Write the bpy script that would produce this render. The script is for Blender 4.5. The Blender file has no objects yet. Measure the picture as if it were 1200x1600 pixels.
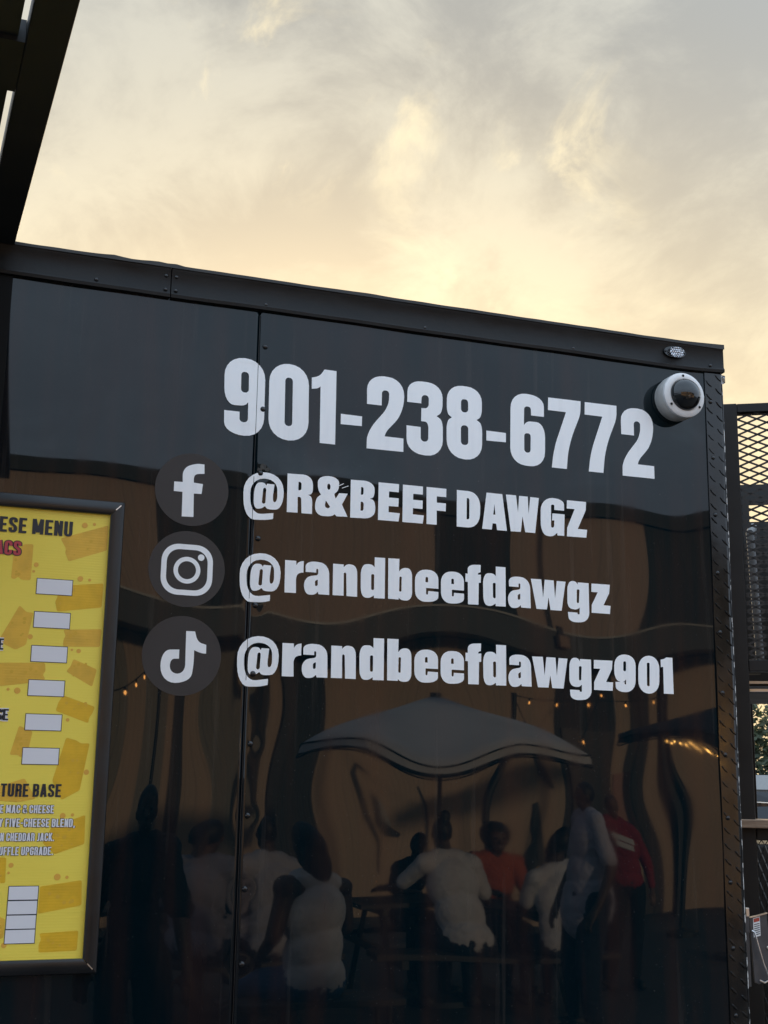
import bpy, bmesh, math, random
from mathutils import Vector, Matrix, noise
from mathutils.geometry import tessellate_polygon

random.seed(7)
R = math.radians
SC = bpy.context.scene
COL = SC.collection

# ------------------------------------------------------------------ camera
YAW, PITCH, ROLL = R(19.237), R(12.130), R(0.928)
cam = bpy.data.cameras.new('camera')
cam_o = bpy.data.objects.new('camera', cam); COL.objects.link(cam_o)
cam.sensor_fit = 'VERTICAL'; cam.sensor_height = 32.0; cam.sensor_width = 24.0
cam.lens = 32.0*1934.9/1600.0
cam.clip_start = 0.05; cam.clip_end = 2000.0
_f = Vector((math.sin(YAW)*math.cos(PITCH), math.cos(YAW)*math.cos(PITCH), math.sin(PITCH)))
_r = Vector((math.cos(YAW), -math.sin(YAW), 0)); _u = _r.cross(_f)
_x = math.cos(ROLL)*_r + math.sin(ROLL)*_u; _y = -math.sin(ROLL)*_r + math.cos(ROLL)*_u
cam_o.matrix_world = Matrix(((_x.x, _y.x, -_f.x, 0), (_x.y, _y.y, -_f.y, -2.75), (_x.z, _y.z, -_f.z, 1.70), (0, 0, 0, 1)))
SC.camera = cam_o

# ------------------------------------------------------------------ sky, sun, exposure
SUN_AZ, SUN_EL = R(16.0), R(10.5)
sun_dir = Vector((math.sin(SUN_AZ)*math.cos(SUN_EL), math.cos(SUN_AZ)*math.cos(SUN_EL), math.sin(SUN_EL)))
world = bpy.data.worlds.new('World'); SC.world = world; world.use_nodes = True
nt = world.node_tree; nt.nodes.clear()
def wn(t, **k):
    n = nt.nodes.new(t)
    for a, b in k.items(): setattr(n, a, b)
    return n
def wl(a, b): nt.links.new(a, b)
def wmath(op, a, b=None, clamp=False):
    n = wn('ShaderNodeMath', operation=op, use_clamp=clamp)
    for i, v in enumerate((a, b)):
        if v is None: continue
        if isinstance(v, (int, float)): n.inputs[i].default_value = v
        else: wl(v, n.inputs[i])
    return n.outputs[0]
def wmix(f, a, b):
    n = wn('ShaderNodeMix', data_type='RGBA')
    for s, v in ((n.inputs[0], f), (n.inputs[6], a), (n.inputs[7], b)):
        if isinstance(v, (int, float)): s.default_value = v
        elif isinstance(v, tuple): s.default_value = v+(1,)
        else: wl(v, s)
    return n.outputs[2]
sky = wn('ShaderNodeTexSky', sky_type='NISHITA', sun_disc=False, sun_elevation=SUN_EL, sun_rotation=SUN_AZ,
         air_density=1.2, dust_density=4.0, ozone_density=1.0)
tc = wn('ShaderNodeTexCoord'); sep = wn('ShaderNodeSeparateXYZ'); wl(tc.outputs['Generated'], sep.inputs[0])
dot = wn('ShaderNodeVectorMath', operation='DOT_PRODUCT'); wl(tc.outputs['Generated'], dot.inputs[0]); dot.inputs[1].default_value = sun_dir
zc = wmath('MAXIMUM', sep.outputs[2], 0.0)
CLOUD_OFF = (7.7, 8.3, 0.0)
# cloud sheet: the view direction meets a flat layer high above
zd = wmath('ADD', zc, 0.30)
cx = wmath('DIVIDE', sep.outputs[0], zd); cy = wmath('DIVIDE', sep.outputs[1], zd)
comb = wn('ShaderNodeCombineXYZ'); wl(cx, comb.inputs[0]); wl(cy, comb.inputs[1]); comb.inputs[2].default_value = 3.7
def wnoise(scale, detail, rough, dist, rot=0.0, sc=(1, 1, 1), off=(0, 0, 0)):
    mp = wn('ShaderNodeMapping'); wl(comb.outputs[0], mp.inputs[0]); mp.inputs['Rotation'].default_value[2] = rot; mp.inputs['Scale'].default_value = sc; mp.inputs['Location'].default_value = off
    n = wn('ShaderNodeTexNoise'); wl(mp.outputs[0], n.inputs['Vector'])
    n.inputs['Scale'].default_value = scale; n.inputs['Detail'].default_value = detail
    n.inputs['Roughness'].default_value = rough; n.inputs['Distortion'].default_value = dist
    return n.outputs['Fac']
n_big = wnoise(2.1, 3, 0.5, 0.2, 0.5, off=CLOUD_OFF)
n_wisp = wnoise(6.0, 11, 0.64, 0.35, -0.6, (1, 0.8, 1), CLOUD_OFF)
n_glow = wnoise(6.5, 9, 0.60, 0.5, 0.9, (1, 0.75, 1), CLOUD_OFF)
def wrange(v, a, b, c, d):
    n = wn('ShaderNodeMapRange', interpolation_type='SMOOTHSTEP'); wl(v, n.inputs[0])
    for i, q in enumerate((a, b, c, d)): n.inputs[i+1].default_value = q
    return n.outputs[0]
warm = wrange(dot.outputs['Value'], 0.25, 1.0, 0.0, 1.0)          # towards the low sun
high = wrange(zc, 0.16, 0.58, 0.0, 1.0)
lit_low = wmix(warm, (0.86, 1.03, 1.26), (0.97, 0.80, 0.47))
lit_high = wmix(warm, (1.08, 1.35, 1.68), (0.56, 0.54, 0.45))
lit = wmix(high, lit_low, lit_high)
shade_low = wmix(warm, (0.80, 0.92, 1.12), (0.78, 0.63, 0.385))
shade_high = wmix(warm, (0.97, 1.23, 1.55), (0.335, 0.33, 0.295))
shade = wmix(high, shade_low, shade_high)
dens = wrange(wmath('ADD', wmath('MULTIPLY', n_big, 0.6), wmath('MULTIPLY', n_wisp, 0.55)), 0.48, 0.68, 0.0, 1.0)
cloud0 = wmix(dens, shade, lit)
glow = wmath('MULTIPLY', wrange(n_glow, 0.50, 0.70, 0.0, 1.0), wrange(n_big, 0.44, 0.60, 0.0, 1.0))
bright = wmix(warm, lit_high, (1.02, 0.87, 0.55))
cloud = wmix(glow, cloud0, bright)
bg_sky = wn('ShaderNodeBackground'); wl(sky.outputs[0], bg_sky.inputs[0]); bg_sky.inputs[1].default_value = 0.10
bg_cl = wn('ShaderNodeBackground'); wl(cloud, bg_cl.inputs[0]); bg_cl.inputs[1].default_value = 1.0
mx = wn('ShaderNodeMixShader'); mx.inputs[0].default_value = 0.86
wl(bg_sky.outputs[0], mx.inputs[1]); wl(bg_cl.outputs[0], mx.inputs[2])
wo = wn('ShaderNodeOutputWorld'); wl(mx.outputs[0], wo.inputs[0])

sl = bpy.data.lights.new('sun', 'SUN'); sl.energy = 3.8; sl.angle = R(3.0); sl.color = (1.0, 0.78, 0.52)
sun_o = bpy.data.objects.new('sun', sl); COL.objects.link(sun_o)
sun_o.rotation_euler = (-sun_dir).to_track_quat('-Z', 'Y').to_euler(); sun_o.location = (6, 12, 8)

SC.view_settings.view_transform = 'Standard'; SC.view_settings.look = 'None'
SC.view_settings.exposure = 0.30; SC.view_settings.gamma = 1.0; SC.view_settings.use_curve_mapping = False
SC.cycles.max_bounces = 8; SC.cycles.glossy_bounces = 5; SC.cycles.diffuse_bounces = 3
SC.cycles.use_denoising = True
SC.cycles.sample_clamp_indirect = 6.0

# ------------------------------------------------------------------ materials
def mat(name, col=(0.5, 0.5, 0.5), rough=0.5, metal=0.0, ior=1.5, spec=0.5, emit=None, es=0.0):
    m = bpy.data.materials.new(name); m.use_nodes = True
    b = m.node_tree.nodes['Principled BSDF']
    b.inputs['Base Color'].default_value = tuple(col)+(1,); b.inputs['Roughness'].default_value = rough
    b.inputs['Metallic'].default_value = metal; b.inputs['IOR'].default_value = ior
    b.inputs['Specular IOR Level'].default_value = spec
    if emit: b.inputs['Emission Color'].default_value = tuple(emit)+(1,); b.inputs['Emission Strength'].default_value = es
    return m
def vary(m, c2, scale=6.0, detail=5.0, lo=0.35, hi=0.7, stretch=(1, 1, 1), rough2=None, bump=0.0, bscale=None, seed=0.0):
    """mottle the base colour (and roughness) with an object-space noise, optional fine bump"""
    t = m.node_tree; b = t.nodes['Principled BSDF']
    tcn = t.nodes.new('ShaderNodeTexCoord'); mp = t.nodes.new('ShaderNodeMapping'); mp.inputs['Scale'].default_value = stretch
    mp.inputs['Location'].default_value = (seed, seed*1.7, seed*0.6)
    t.links.new(tcn.outputs['Object'], mp.inputs[0])
    n = t.nodes.new('ShaderNodeTexNoise'); n.inputs['Scale'].default_value = scale; n.inputs['Detail'].default_value = detail
    t.links.new(mp.outputs[0], n.inputs['Vector'])
    mr = t.nodes.new('ShaderNodeMapRange'); mr.inputs[1].default_value = lo; mr.inputs[2].default_value = hi
    t.links.new(n.outputs['Fac'], mr.inputs[0])
    mx = t.nodes.new('ShaderNodeMix'); mx.data_type = 'RGBA'
    mx.inputs[6].default_value = b.inputs['Base Color'].default_value; mx.inputs[7].default_value = tuple(c2)+(1,)
    t.links.new(mr.outputs[0], mx.inputs[0]); t.links.new(mx.outputs[2], b.inputs['Base Color'])
    if rough2 is not None:
        mr2 = t.nodes.new('ShaderNodeMapRange'); mr2.inputs[3].default_value = b.inputs['Roughness'].default_value; mr2.inputs[4].default_value = rough2
        t.links.new(mr.outputs[0], mr2.inputs[0]); t.links.new(mr2.outputs[0], b.inputs['Roughness'])
    if bump:
        n2 = t.nodes.new('ShaderNodeTexNoise'); n2.inputs['Scale'].default_value = bscale or scale*6; n2.inputs['Detail'].default_value = 4
        t.links.new(tcn.outputs['Object'], n2.inputs['Vector'])
        bp = t.nodes.new('ShaderNodeBump'); bp.inputs['Strength'].default_value = bump; bp.inputs['Distance'].default_value = 0.01
        t.links.new(n2.outputs['Fac'], bp.inputs['Height']); t.links.new(bp.outputs[0], b.inputs['Normal'])
    return m

# glossy black trailer paint with dull run-off streaks
M_paint = mat('black_gloss_paint', (0.0015, 0.0070, 0.0100), 0.012, ior=1.43)
vary(M_paint, (0.013, 0.0095, 0.0105), 3.0, 7, 0.42, 0.66, (5, 1, 0.45), rough2=0.035)
t_ = M_paint.node_tree; b_ = t_.nodes['Principled BSDF']; src_ = b_.inputs['Base Color'].links[0].from_socket
for scl, lo_, hi_, st_, c_ in ((34.0, 0.60, 0.74, (1, 1, 0.035), (0.020, 0.020, 0.020)), (220.0, 0.70, 0.76, (1, 1, 1), (0.055, 0.053, 0.050))):   # dried drips below the rail, dust specks
    tc_ = t_.nodes.new('ShaderNodeTexCoord'); mp_ = t_.nodes.new('ShaderNodeMapping'); mp_.inputs['Scale'].default_value = st_; t_.links.new(tc_.outputs['Object'], mp_.inputs[0])
    n_ = t_.nodes.new('ShaderNodeTexNoise'); n_.inputs['Scale'].default_value = scl; n_.inputs['Detail'].default_value = 3; t_.links.new(mp_.outputs[0], n_.inputs['Vector'])
    mr_ = t_.nodes.new('ShaderNodeMapRange'); mr_.inputs[1].default_value = lo_; mr_.inputs[2].default_value = hi_; t_.links.new(n_.outputs['Fac'], mr_.inputs[0])
    mx_ = t_.nodes.new('ShaderNodeMix'); mx_.data_type = 'RGBA'; t_.links.new(mr_.outputs[0], mx_.inputs[0]); t_.links.new(src_, mx_.inputs[6]); mx_.inputs[7].default_value = c_+(1,); src_ = mx_.outputs[2]
t_.links.new(src_, b_.inputs['Base Color'])
M_rail = vary(mat('rail_black_aluminium', (0.010, 0.0095, 0.0095), 0.42, spec=0.2), (0.020, 0.019, 0.018), 5, 5, .4, .75, (2, 1, 6), rough2=0.6, bump=0.05, bscale=60)
M_flash = vary(mat('roof_flashing', (0.012, 0.012, 0.012), 0.55), (0.03, 0.029, 0.027), 12, 4)
M_plate = vary(mat('black_tread_plate', (0.005, 0.005, 0.0055), 0.10), (0.014, 0.013, 0.012), 14, 5, .4, .75, rough2=0.28)
M_edge = vary(mat('chipped_trim_edge', (0.02, 0.02, 0.02), 0.4), (0.55, 0.54, 0.52), 90, 3, .52, .56, (1, 1, 0.5))
M_seal = mat('seam_sealant', (0.006, 0.006, 0.007), 0.5)
M_rivet = mat('black_rivet', (0.008, 0.008, 0.009), 0.16)
M_vinyl = vary(mat('white_vinyl', (0.90, 0.90, 0.90), 0.30), (0.82, 0.82, 0.83), 7, 6, .5, .8, (7, 1, 0.6), rough2=0.4)
M_disc = vary(mat('charcoal_vinyl', (0.038, 0.032, 0.030), 0.45, spec=0.3), (0.047, 0.040, 0.038), 6, 4, rough2=0.55)
M_black = mat('matte_black', (0.006, 0.006, 0.006), 0.7, spec=0.15)
M_dark = vary(mat('dark_painted_steel', (0.013, 0.014, 0.014), 0.5), (0.022, 0.021, 0.02), 6, 5)
M_hpanel = vary(mat('hatch_underside', (0.020, 0.021, 0.019), 0.5), (0.030, 0.030, 0.027), 3, 4)
M_frame = vary(mat('menu_frame_black', (0.007, 0.007, 0.008), 0.30), (0.012, 0.012, 0.013), 9, 4, rough2=0.45)
M_alu = mat('bare_aluminium', (0.72, 0.72, 0.72), 0.3, metal=1.0)
M_white_pl = vary(mat('white_plastic', (0.74, 0.73, 0.72), 0.38), (0.62, 0.61, 0.60), 25, 4, .45, .8)
M_grey_pl = vary(mat('grey_white_plastic', (0.50, 0.49, 0.47), 0.45), (0.42, 0.41, 0.39), 25, 4)
M_dome = mat('smoked_dome', (0.006, 0.007, 0.008), 0.02, ior=1.6)
M_glass_clear = mat('clear_lens', (0.97, 0.97, 0.98), 0.01, ior=1.45); M_glass_clear.node_tree.nodes['Principled BSDF'].inputs['Transmission Weight'].default_value = 1.0
M_chrome = mat('chrome_reflector', (0.85, 0.85, 0.88), 0.12, metal=1.0)

# ------------------------------------------------------------------ helpers
def link(o, parent=None):
    COL.objects.link(o)
    if parent is not None:
        o.parent = parent
        o.matrix_parent_inverse = Matrix.Translation(-Vector(ORIGIN.get(parent.name, (0, 0, 0))))
    return o
ORIGIN = {}
def thing(name, loc, label, cat, group=None, parent=None):
    """an Empty at a thing's base; geometry of its parts is given in world coordinates"""
    o = bpy.data.objects.new(name, None); o.location = loc; o.empty_display_size = 0.1
    link(o, parent); ORIGIN[o.name] = tuple(loc)
    if label: tag(o, label, cat, group)
    return o
def tag(o, label=None, cat=None, group=None, kind=None):
    if label: o['label'] = label
    if cat: o['category'] = cat
    if group: o['group'] = group
    if kind: o['kind'] = kind
    return o
class MB:
    def __init__(self): self.v = []; self.f = []; self.mi = []; self.cur = 0
    def add(self, vs, fs):
        k = len(self.v); self.v += [tuple(p) for p in vs]
        for q in fs: self.f.append([i+k for i in q]); self.mi.append(self.cur)
        return self
    def box(self, x0, x1, y0, y1, z0, z1):
        return self.add([(x0, y0, z0), (x1, y0, z0), (x1, y1, z0), (x0, y1, z0), (x0, y0, z1), (x1, y0, z1), (x1, y1, z1), (x0, y1, z1)],
                        [(0, 3, 2, 1), (4, 5, 6, 7), (0, 1, 5, 4), (1, 2, 6, 5), (2, 3, 7, 6), (3, 0, 4, 7)])
    def obox(self, c, ax, ay, az):
        """box with centre c and half-axis vectors"""
        c, ax, ay, az = map(Vector, (c, ax, ay, az)); V = []
        for sz in (-1, 1):
            for sx, sy in ((-1, -1), (1, -1), (1, 1), (-1, 1)): V.append(c+ax*sx+ay*sy+az*sz)
        return self.add(V, [(0, 3, 2, 1), (4, 5, 6, 7), (0, 1, 5, 4), (1, 2, 6, 5), (2, 3, 7, 6), (3, 0, 4, 7)])
    def tube(self, pts, r, n=8, cap=True, r1=None):
        pts = [Vector(p) for p in pts]; k = len(self.v); m = len(pts); prev = None
        for i, p in enumerate(pts):
            d = (pts[min(i+1, m-1)]-pts[max(i-1, 0)]).normalized()
            if prev is None: a = d.orthogonal().normalized()
            else: a = (prev-d*prev.dot(d)).normalized()
            prev = a; b = d.cross(a)
            rr = r if r1 is None else r+(r1-r)*i/max(1, m-1)
            for j in range(n):
                t = 2*math.pi*j/n; self.v.append(tuple(p+(a*math.cos(t)+b*math.sin(t))*rr))
        for i in range(m-1):
            for j in range(n):
                self.f.append([k+i*n+j, k+i*n+(j+1) % n, k+(i+1)*n+(j+1) % n, k+(i+1)*n+j]); self.mi.append(self.cur)
        if cap:
            self.f.append([k+j for j in range(n)][::-1]); self.mi.append(self.cur)
            self.f.append([k+(m-1)*n+j for j in range(n)]); self.mi.append(self.cur)
        return self
    def lathe(self, prof, c, axis, n=32, a0=None):
        """profile [(r, h)] round an axis from centre c"""
        c = Vector(c); ax = Vector(axis).normalized(); a = (Vector(a0) if a0 else ax.orthogonal()).normalized(); b = ax.cross(a); k = len(self.v)
        for r, h in prof:
            for j in range(n):
                t = 2*math.pi*j/n; self.v.append(tuple(c+ax*h+(a*math.cos(t)+b*math.sin(t))*r))
        for i in range(len(prof)-1):
            for j in range(n):
                self.f.append([k+i*n+j, k+i*n+(j+1) % n, k+(i+1)*n+(j+1) % n, k+(i+1)*n+j]); self.mi.append(self.cur)
        if prof[-1][0] > 1e-4: self.f.append([k+(len(prof)-1)*n+j for j in range(n)]); self.mi.append(self.cur)
        if prof[0][0] > 1e-4: self.f.append([k+j for j in range(n)][::-1]); self.mi.append(self.cur)
        return self
    def mesh(self, name, mats, smooth=False, recalc=True, merge=True):
        me = bpy.data.meshes.new(name); me.from_pydata(self.v, [], self.f)
        for m in (mats if isinstance(mats, (list, tuple)) else [mats]): me.materials.append(m)
        me.polygons.foreach_set('material_index', self.mi)
        if recalc:
            bm = bmesh.new(); bm.from_mesh(me)
            if merge: bmesh.ops.remove_doubles(bm, verts=bm.verts, dist=1e-6)
            bmesh.ops.recalc_face_normals(bm, faces=bm.faces); bm.to_mesh(me); bm.free()
        if smooth:
            me.polygons.foreach_set('use_smooth', [True]*len(me.polygons))
            if smooth != 'all': me.set_sharp_from_angle(angle=R(38))
        me.update(); return me
    def build(self, name, mats, parent=None, smooth=False, bevel=0.0, **k):
        o = bpy.data.objects.new(name, self.mesh(name, mats, smooth, **k)); link(o, parent)
        if bevel:
            m = o.modifiers.new('bevel', 'BEVEL'); m.width = bevel; m.segments = 2; m.limit_method = 'ANGLE'; m.angle_limit = R(40)
        return o
def bx(name, x0, x1, y0, y1, z0, z1, m, parent=None, bevel=0.0):
    return MB().box(x0, x1, y0, y1, z0, z1).build(name, m, parent, bevel=bevel)
def inst(name, me, loc, parent=None, rot=None, scale=None):
    o = bpy.data.objects.new(name, me); o.location = loc
    if rot: o.rotation_euler = rot
    if scale: o.scale = scale
    return link(o, parent)
def fillet(pts, seg=6):
    """closed control polygon [(x, z[, r])] with rounded corners -> outline"""
    out = []; n = len(pts)
    for i, p in enumerate(pts):
        P = Vector((p[0], p[1])); r = p[2] if len(p) > 2 else 0
        if not r: out.append((P.x, P.y)); continue
        A = Vector(pts[i-1][:2])-P; B = Vector(pts[(i+1) % n][:2])-P
        ra = min(r, A.length*0.5); rb = min(r, B.length*0.5)
        a = P+A.normalized()*ra; b = P+B.normalized()*rb
        c1 = a+(P-a)*0.58; c2 = b+(P-b)*0.58
        for k in range(seg+1):
            t = k/seg; q = a*(1-t)**3+c1*3*t*(1-t)**2+c2*3*t*t*(1-t)+b*t**3
            if not out or (Vector(out[-1])-q).length > 1e-5: out.append((q.x, q.y))
    return out
def flat(outlines, yfun, mb=None):
    """filled outline (first) with holes, standing in the wall plane at depth yfun(x, z); units metres"""
    mb = mb or MB(); pl = [[Vector((x, z, 0)) for x, z in o] for o in outlines]
    tris = tessellate_polygon(pl); V = [(p.x, yfun(p.x, p.y), p.y) for o in pl for p in o]
    fs = []
    for a, b, c in tris:
        A, B, C = (Vector((V[i][0], V[i][2])) for i in (a, b, c))
        cr = (B-A).cross(C-A)
        if abs(cr) < 1e-12: continue
        fs.append((a, b, c) if cr > 0 else (a, c, b))      # face towards -y
    return mb.add(V, fs)
def circle(cx, cz, r, n=48): return [(cx+r*math.cos(2*math.pi*i/n), cz+r*math.sin(2*math.pi*i/n)) for i in range(n)]

# ================================================================== GROUND
M_ground = vary(mat('dark_asphalt', (0.060, 0.059, 0.058), 0.85), (0.085, 0.082, 0.078), 1.2, 8, .35, .7, bump=0.3, bscale=40)
tag(MB().add([(-400, -400, 0), (400, -400, 0), (400, 400, 0), (-400, 400, 0)], [(0, 1, 2, 3)]).build('ground', M_ground, recalc=False), kind='structure')

# ================================================================== FOOD TRAILER
trailer = thing('food_trailer', (0.0, 1.2, 0.0), 'glossy black food trailer with white phone number and social media lettering', 'food trailer')
SEAM = 0.6365; TRIM = 1.8755; CORNER = 1.932; TOP = 2.868; RAILB = 2.795
RIV_SEAM = [(0.652, 2.703-0.1555*k) for k in range(13)]
def wave_l(x, z):
    w = 0.0008*math.sin(7.0*z+0.8)*math.sin(6.0*x+0.3)+0.0008*math.sin(15*x+1.7*z+0.8)*math.exp(-((z-1.75)/0.45)**2)
    return w+0.0002*math.sin(23*x-3*z)
def wave_r(x, z):
    t = x-SEAM; lo = math.exp(-((z-2.02)/0.34)**2)
    w = 0.0012*lo*math.sin(8.7*t+0.2)*math.sin(6.2*(z-2.07))
    w += 0.0006*math.exp(-((z-1.75)/0.20)**2)*math.sin(15*t+0.96)*math.sin(10*(z-1.75))+0.0005*math.exp(-((z-1.45)/0.25)**2)*math.sin(7.5*t+2.2)*math.cos(8.0*(z-1.5))
    w -= 0.0014*math.exp(-((t-1.25)/0.10)**2)*math.sin(6*(z-2.4))*math.exp(-((z-2.4)/0.22)**2)
    return w+0.00018*math.sin(17*t+2.0*z)*math.sin(3.1*z+1.0)
def wave(x, z):
    """sheet-metal waviness (metres out of plane, small)"""
    if x >= SEAM: return wave_r(x, z)
    b = max(0.0, 1-(SEAM-x)/0.22); b = b*b*(3-2*b)
    return wave_l(x, z)*(1-b)+wave_r(2*SEAM-x if x < SEAM else x, z)*b*0.6+wave_r(SEAM, z)*b*0.4
def dimple(x, z):
    if abs(x-0.650) > 0.07: return 0.0
    s = 0.0
    for rx, rz in RIV_SEAM:
        d2 = (x-rx)**2+(z-rz)**2
        if d2 < 0.004: s += 0.0003*math.exp(-d2/(0.015**2))
    s += 0.0002*math.exp(-((x-SEAM)/0.012)**2)*math.sin(31*z+math.sin(9*z)*2)*(1.0 if z < 2.0 else 0.15)
    return s
def skin_y(x, z): return wave(x, z)+dimple(x, z)-(0.0008 if x >= SEAM else 0.0)
def panel(name, x0, x1, z0, z1, step, label=None):
    nx = int((x1-x0)/step)+1; nz = int((z1-z0)/step)+1; mb = MB()
    V = [(x0+(x1-x0)*i/nx, 0, z0+(z1-z0)*j/nz) for j in range(nz+1) for i in range(nx+1)]
    V = [(x, skin_y(min(max(x, x0+1e-5), x1-1e-5), z), z) for x, _, z in V]
    F = [(j*(nx+1)+i, j*(nx+1)+i+1, (j+1)*(nx+1)+i+1, (j+1)*(nx+1)+i) for j in range(nz) for i in range(nx)]
    o = mb.add(V, F).build(name, M_paint, trailer, smooth='all', recalc=False)
    s = o.modifiers.new('sheet', 'SOLIDIFY'); s.thickness = 0.0012; s.offset = -1
    return o
panel('side_panel', -0.50, SEAM-0.0008, 0.50, RAILB+0.01, 0.009)
panel('side_panel', SEAM+0.0008, TRIM+0.01, 0.50, RAILB+0.01, 0.009)
# left of the serving window
bx('side_panel', -3.4, -1.85, -0.002, 0.002, 0.50, RAILB+0.01, M_paint, trailer)
bx('side_panel', -1.85, -0.50, -0.002, 0.002, 0.50, 1.42, M_paint, trailer)
bx('serving_counter', -1.85, -0.50, -0.20, 0.30, 1.425, 1.465, M_alu, trailer, 0.004)
mb = MB(); mb.box(-1.85, -0.50, 0.55, 0.57, 1.42, 2.79); mb.box(-1.87, -1.85, 0.004, 0.57, 1.42, 2.79); mb.box(-0.50, -0.48, 0.004, 0.57, 1.42, 2.79)
mb.box(-1.85, -0.50, 0.004, 0.55, 2.77, 2.79); mb.box(-1.85, -0.50, 0.30, 0.55, 1.40, 1.42)
mb.build('serving_window', M_dark, trailer)
bx('dark_reflection_strip', -0.045, 0.066, -0.0046, -0.0026, 2.305, RAILB-0.005, M_black, trailer, 0.0005)  # black strip added on the panel to stand for a dark reflection
mb = MB(); [mb.obox((SEAM, skin_y(SEAM+.001, 0.5+k*0.0285+0.01425)-0.0006, 0.5+k*0.0285+0.01425), (0.0006, 0, 0), (0, 0.0009, 0), (0, 0, 0.0142)) for k in range(80)]; mb.build('seam_sealant', M_seal, trailer)
# closing walls, floor, roof
bx('rear_wall', -3.4, CORNER-0.03, 2.30, 2.33, 0.50, 2.84, M_paint, trailer)
bx('end_wall', CORNER-0.034, CORNER-0.004, 0.004, 2.30, 0.50, 2.84, M_paint, trailer)
bx('end_wall', -3.43, -3.40, 0.0, 2.33, 0.50, 2.84, M_paint, trailer)
bx('floor', -3.4, CORNER-0.035, 0.01, 2.30, 0.44, 0.499, M_dark, trailer)
bx('roof', -3.43, CORNER-0.002, 0.02, 2.34, 2.841, 2.856, M_flash, trailer)
for sx in (-1.6, -0.55):
    for yy in (0.02, 2.10):
        w = bpy.data.objects.new('wheel', None); w.location = (sx, yy, 0.36); link(w, trailer); ORIGIN[w.name] = (0, 0, 0)
        w.matrix_parent_inverse = Matrix.Translation(-Vector(ORIGIN[trailer.name]))
        t = MB().lathe([(0.20, 0), (0.33, 0.0), (0.36, 0.03), (0.36, 0.17), (0.33, 0.20), (0.20, 0.20)], (0, 0, 0), (0, 1, 0), 40)
        o = t.build('tyre', M_black, None, smooth=True); o.parent = w
        o = MB().lathe([(0.03, 0.02), (0.10, 0.03), (0.17, 0.06), (0.20, 0.005), (0.205, 0.19), (0.03, 0.19)], (0, 0, 0), (0, 1, 0), 32).build('rim', M_alu, None, smooth=True); o.parent = w
# top rail: folded extrusion with a drip lip, two lengths butted at a splice
SPL = 0.419
def rail(x0, x1, sag=0.0):
    prof = [(-0.0045, RAILB-0.004), (-0.0115, RAILB-0.0035), (-0.0125, RAILB+0.004), (-0.0085, RAILB+0.010), (-0.0085, TOP-0.014), (-0.0105, TOP-0.011), (-0.0105, TOP-0.003), (-0.007, TOP), (0.03, TOP+0.001), (0.03, RAILB-0.004)]
    n = max(2, int((x1-x0)/0.05)); mb = MB(); m = len(prof); V = []
    for i in range(n+1):
        x = x0+(x1-x0)*i/n
        for y, z in prof:
            dz = 0.0010*math.sin(9*x+1)+0.0006*math.sin(23*x)
            rise = 0.006*max(0, (x-1.72)/0.21)**2 if x > 1.72 else 0
            V.append((x, y+0.0006*math.sin(14*x+z*30), z+dz*0.6+rise))
    F = [(i*m+j, i*m+(j+1) % m, (i+1)*m+(j+1) % m, (i+1)*m+j) for i in range(n) for j in range(m)]
    F += [tuple(range(m)), tuple(n*m+j for j in range(m))]
    return mb.add(V, F)
rail(-3.43, SPL-0.0012).build('top_rail', M_rail, trailer, smooth=True)
rail(SPL+0.0012, CORNER+0.002).build('top_rail', M_rail, trailer, smooth=True)
# roof flashing turned over the rail, with a few lifted ripples of sealant
mb = MB(); V = []; n = 260
for i in range(n+1):
    x = -3.43+(CORNER+3.43+0.003)*i/n
    up = 0.0035*math.exp(-((x-0.285)/0.022)**2)+0.003*math.exp(-((x-0.385)/0.03)**2)+0.004*math.exp(-((x-0.425)/0.006)**2)+0.002*math.exp(-((x-0.9)/0.05)**2)+0.0012*(noise.noise(Vector((x*14, 0, 0)))+0.3)
    if x > 1.72: up += 0.006*((x-1.72)/0.21)**2
    for y, z in ((-0.0135, TOP-0.005), (-0.0135, TOP+0.002+up), (-0.006, TOP+0.005+up), (0.10, TOP+0.003), (0.10, TOP+0.0015)): V.append((x, y, z))
mb.add(V, [(i*5+j, i*5+j+1, (i+1)*5+j+1, (i+1)*5+j) for i in range(n) for j in range(4)]).build('roof_flashing', M_flash, trailer, smooth=True)
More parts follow.
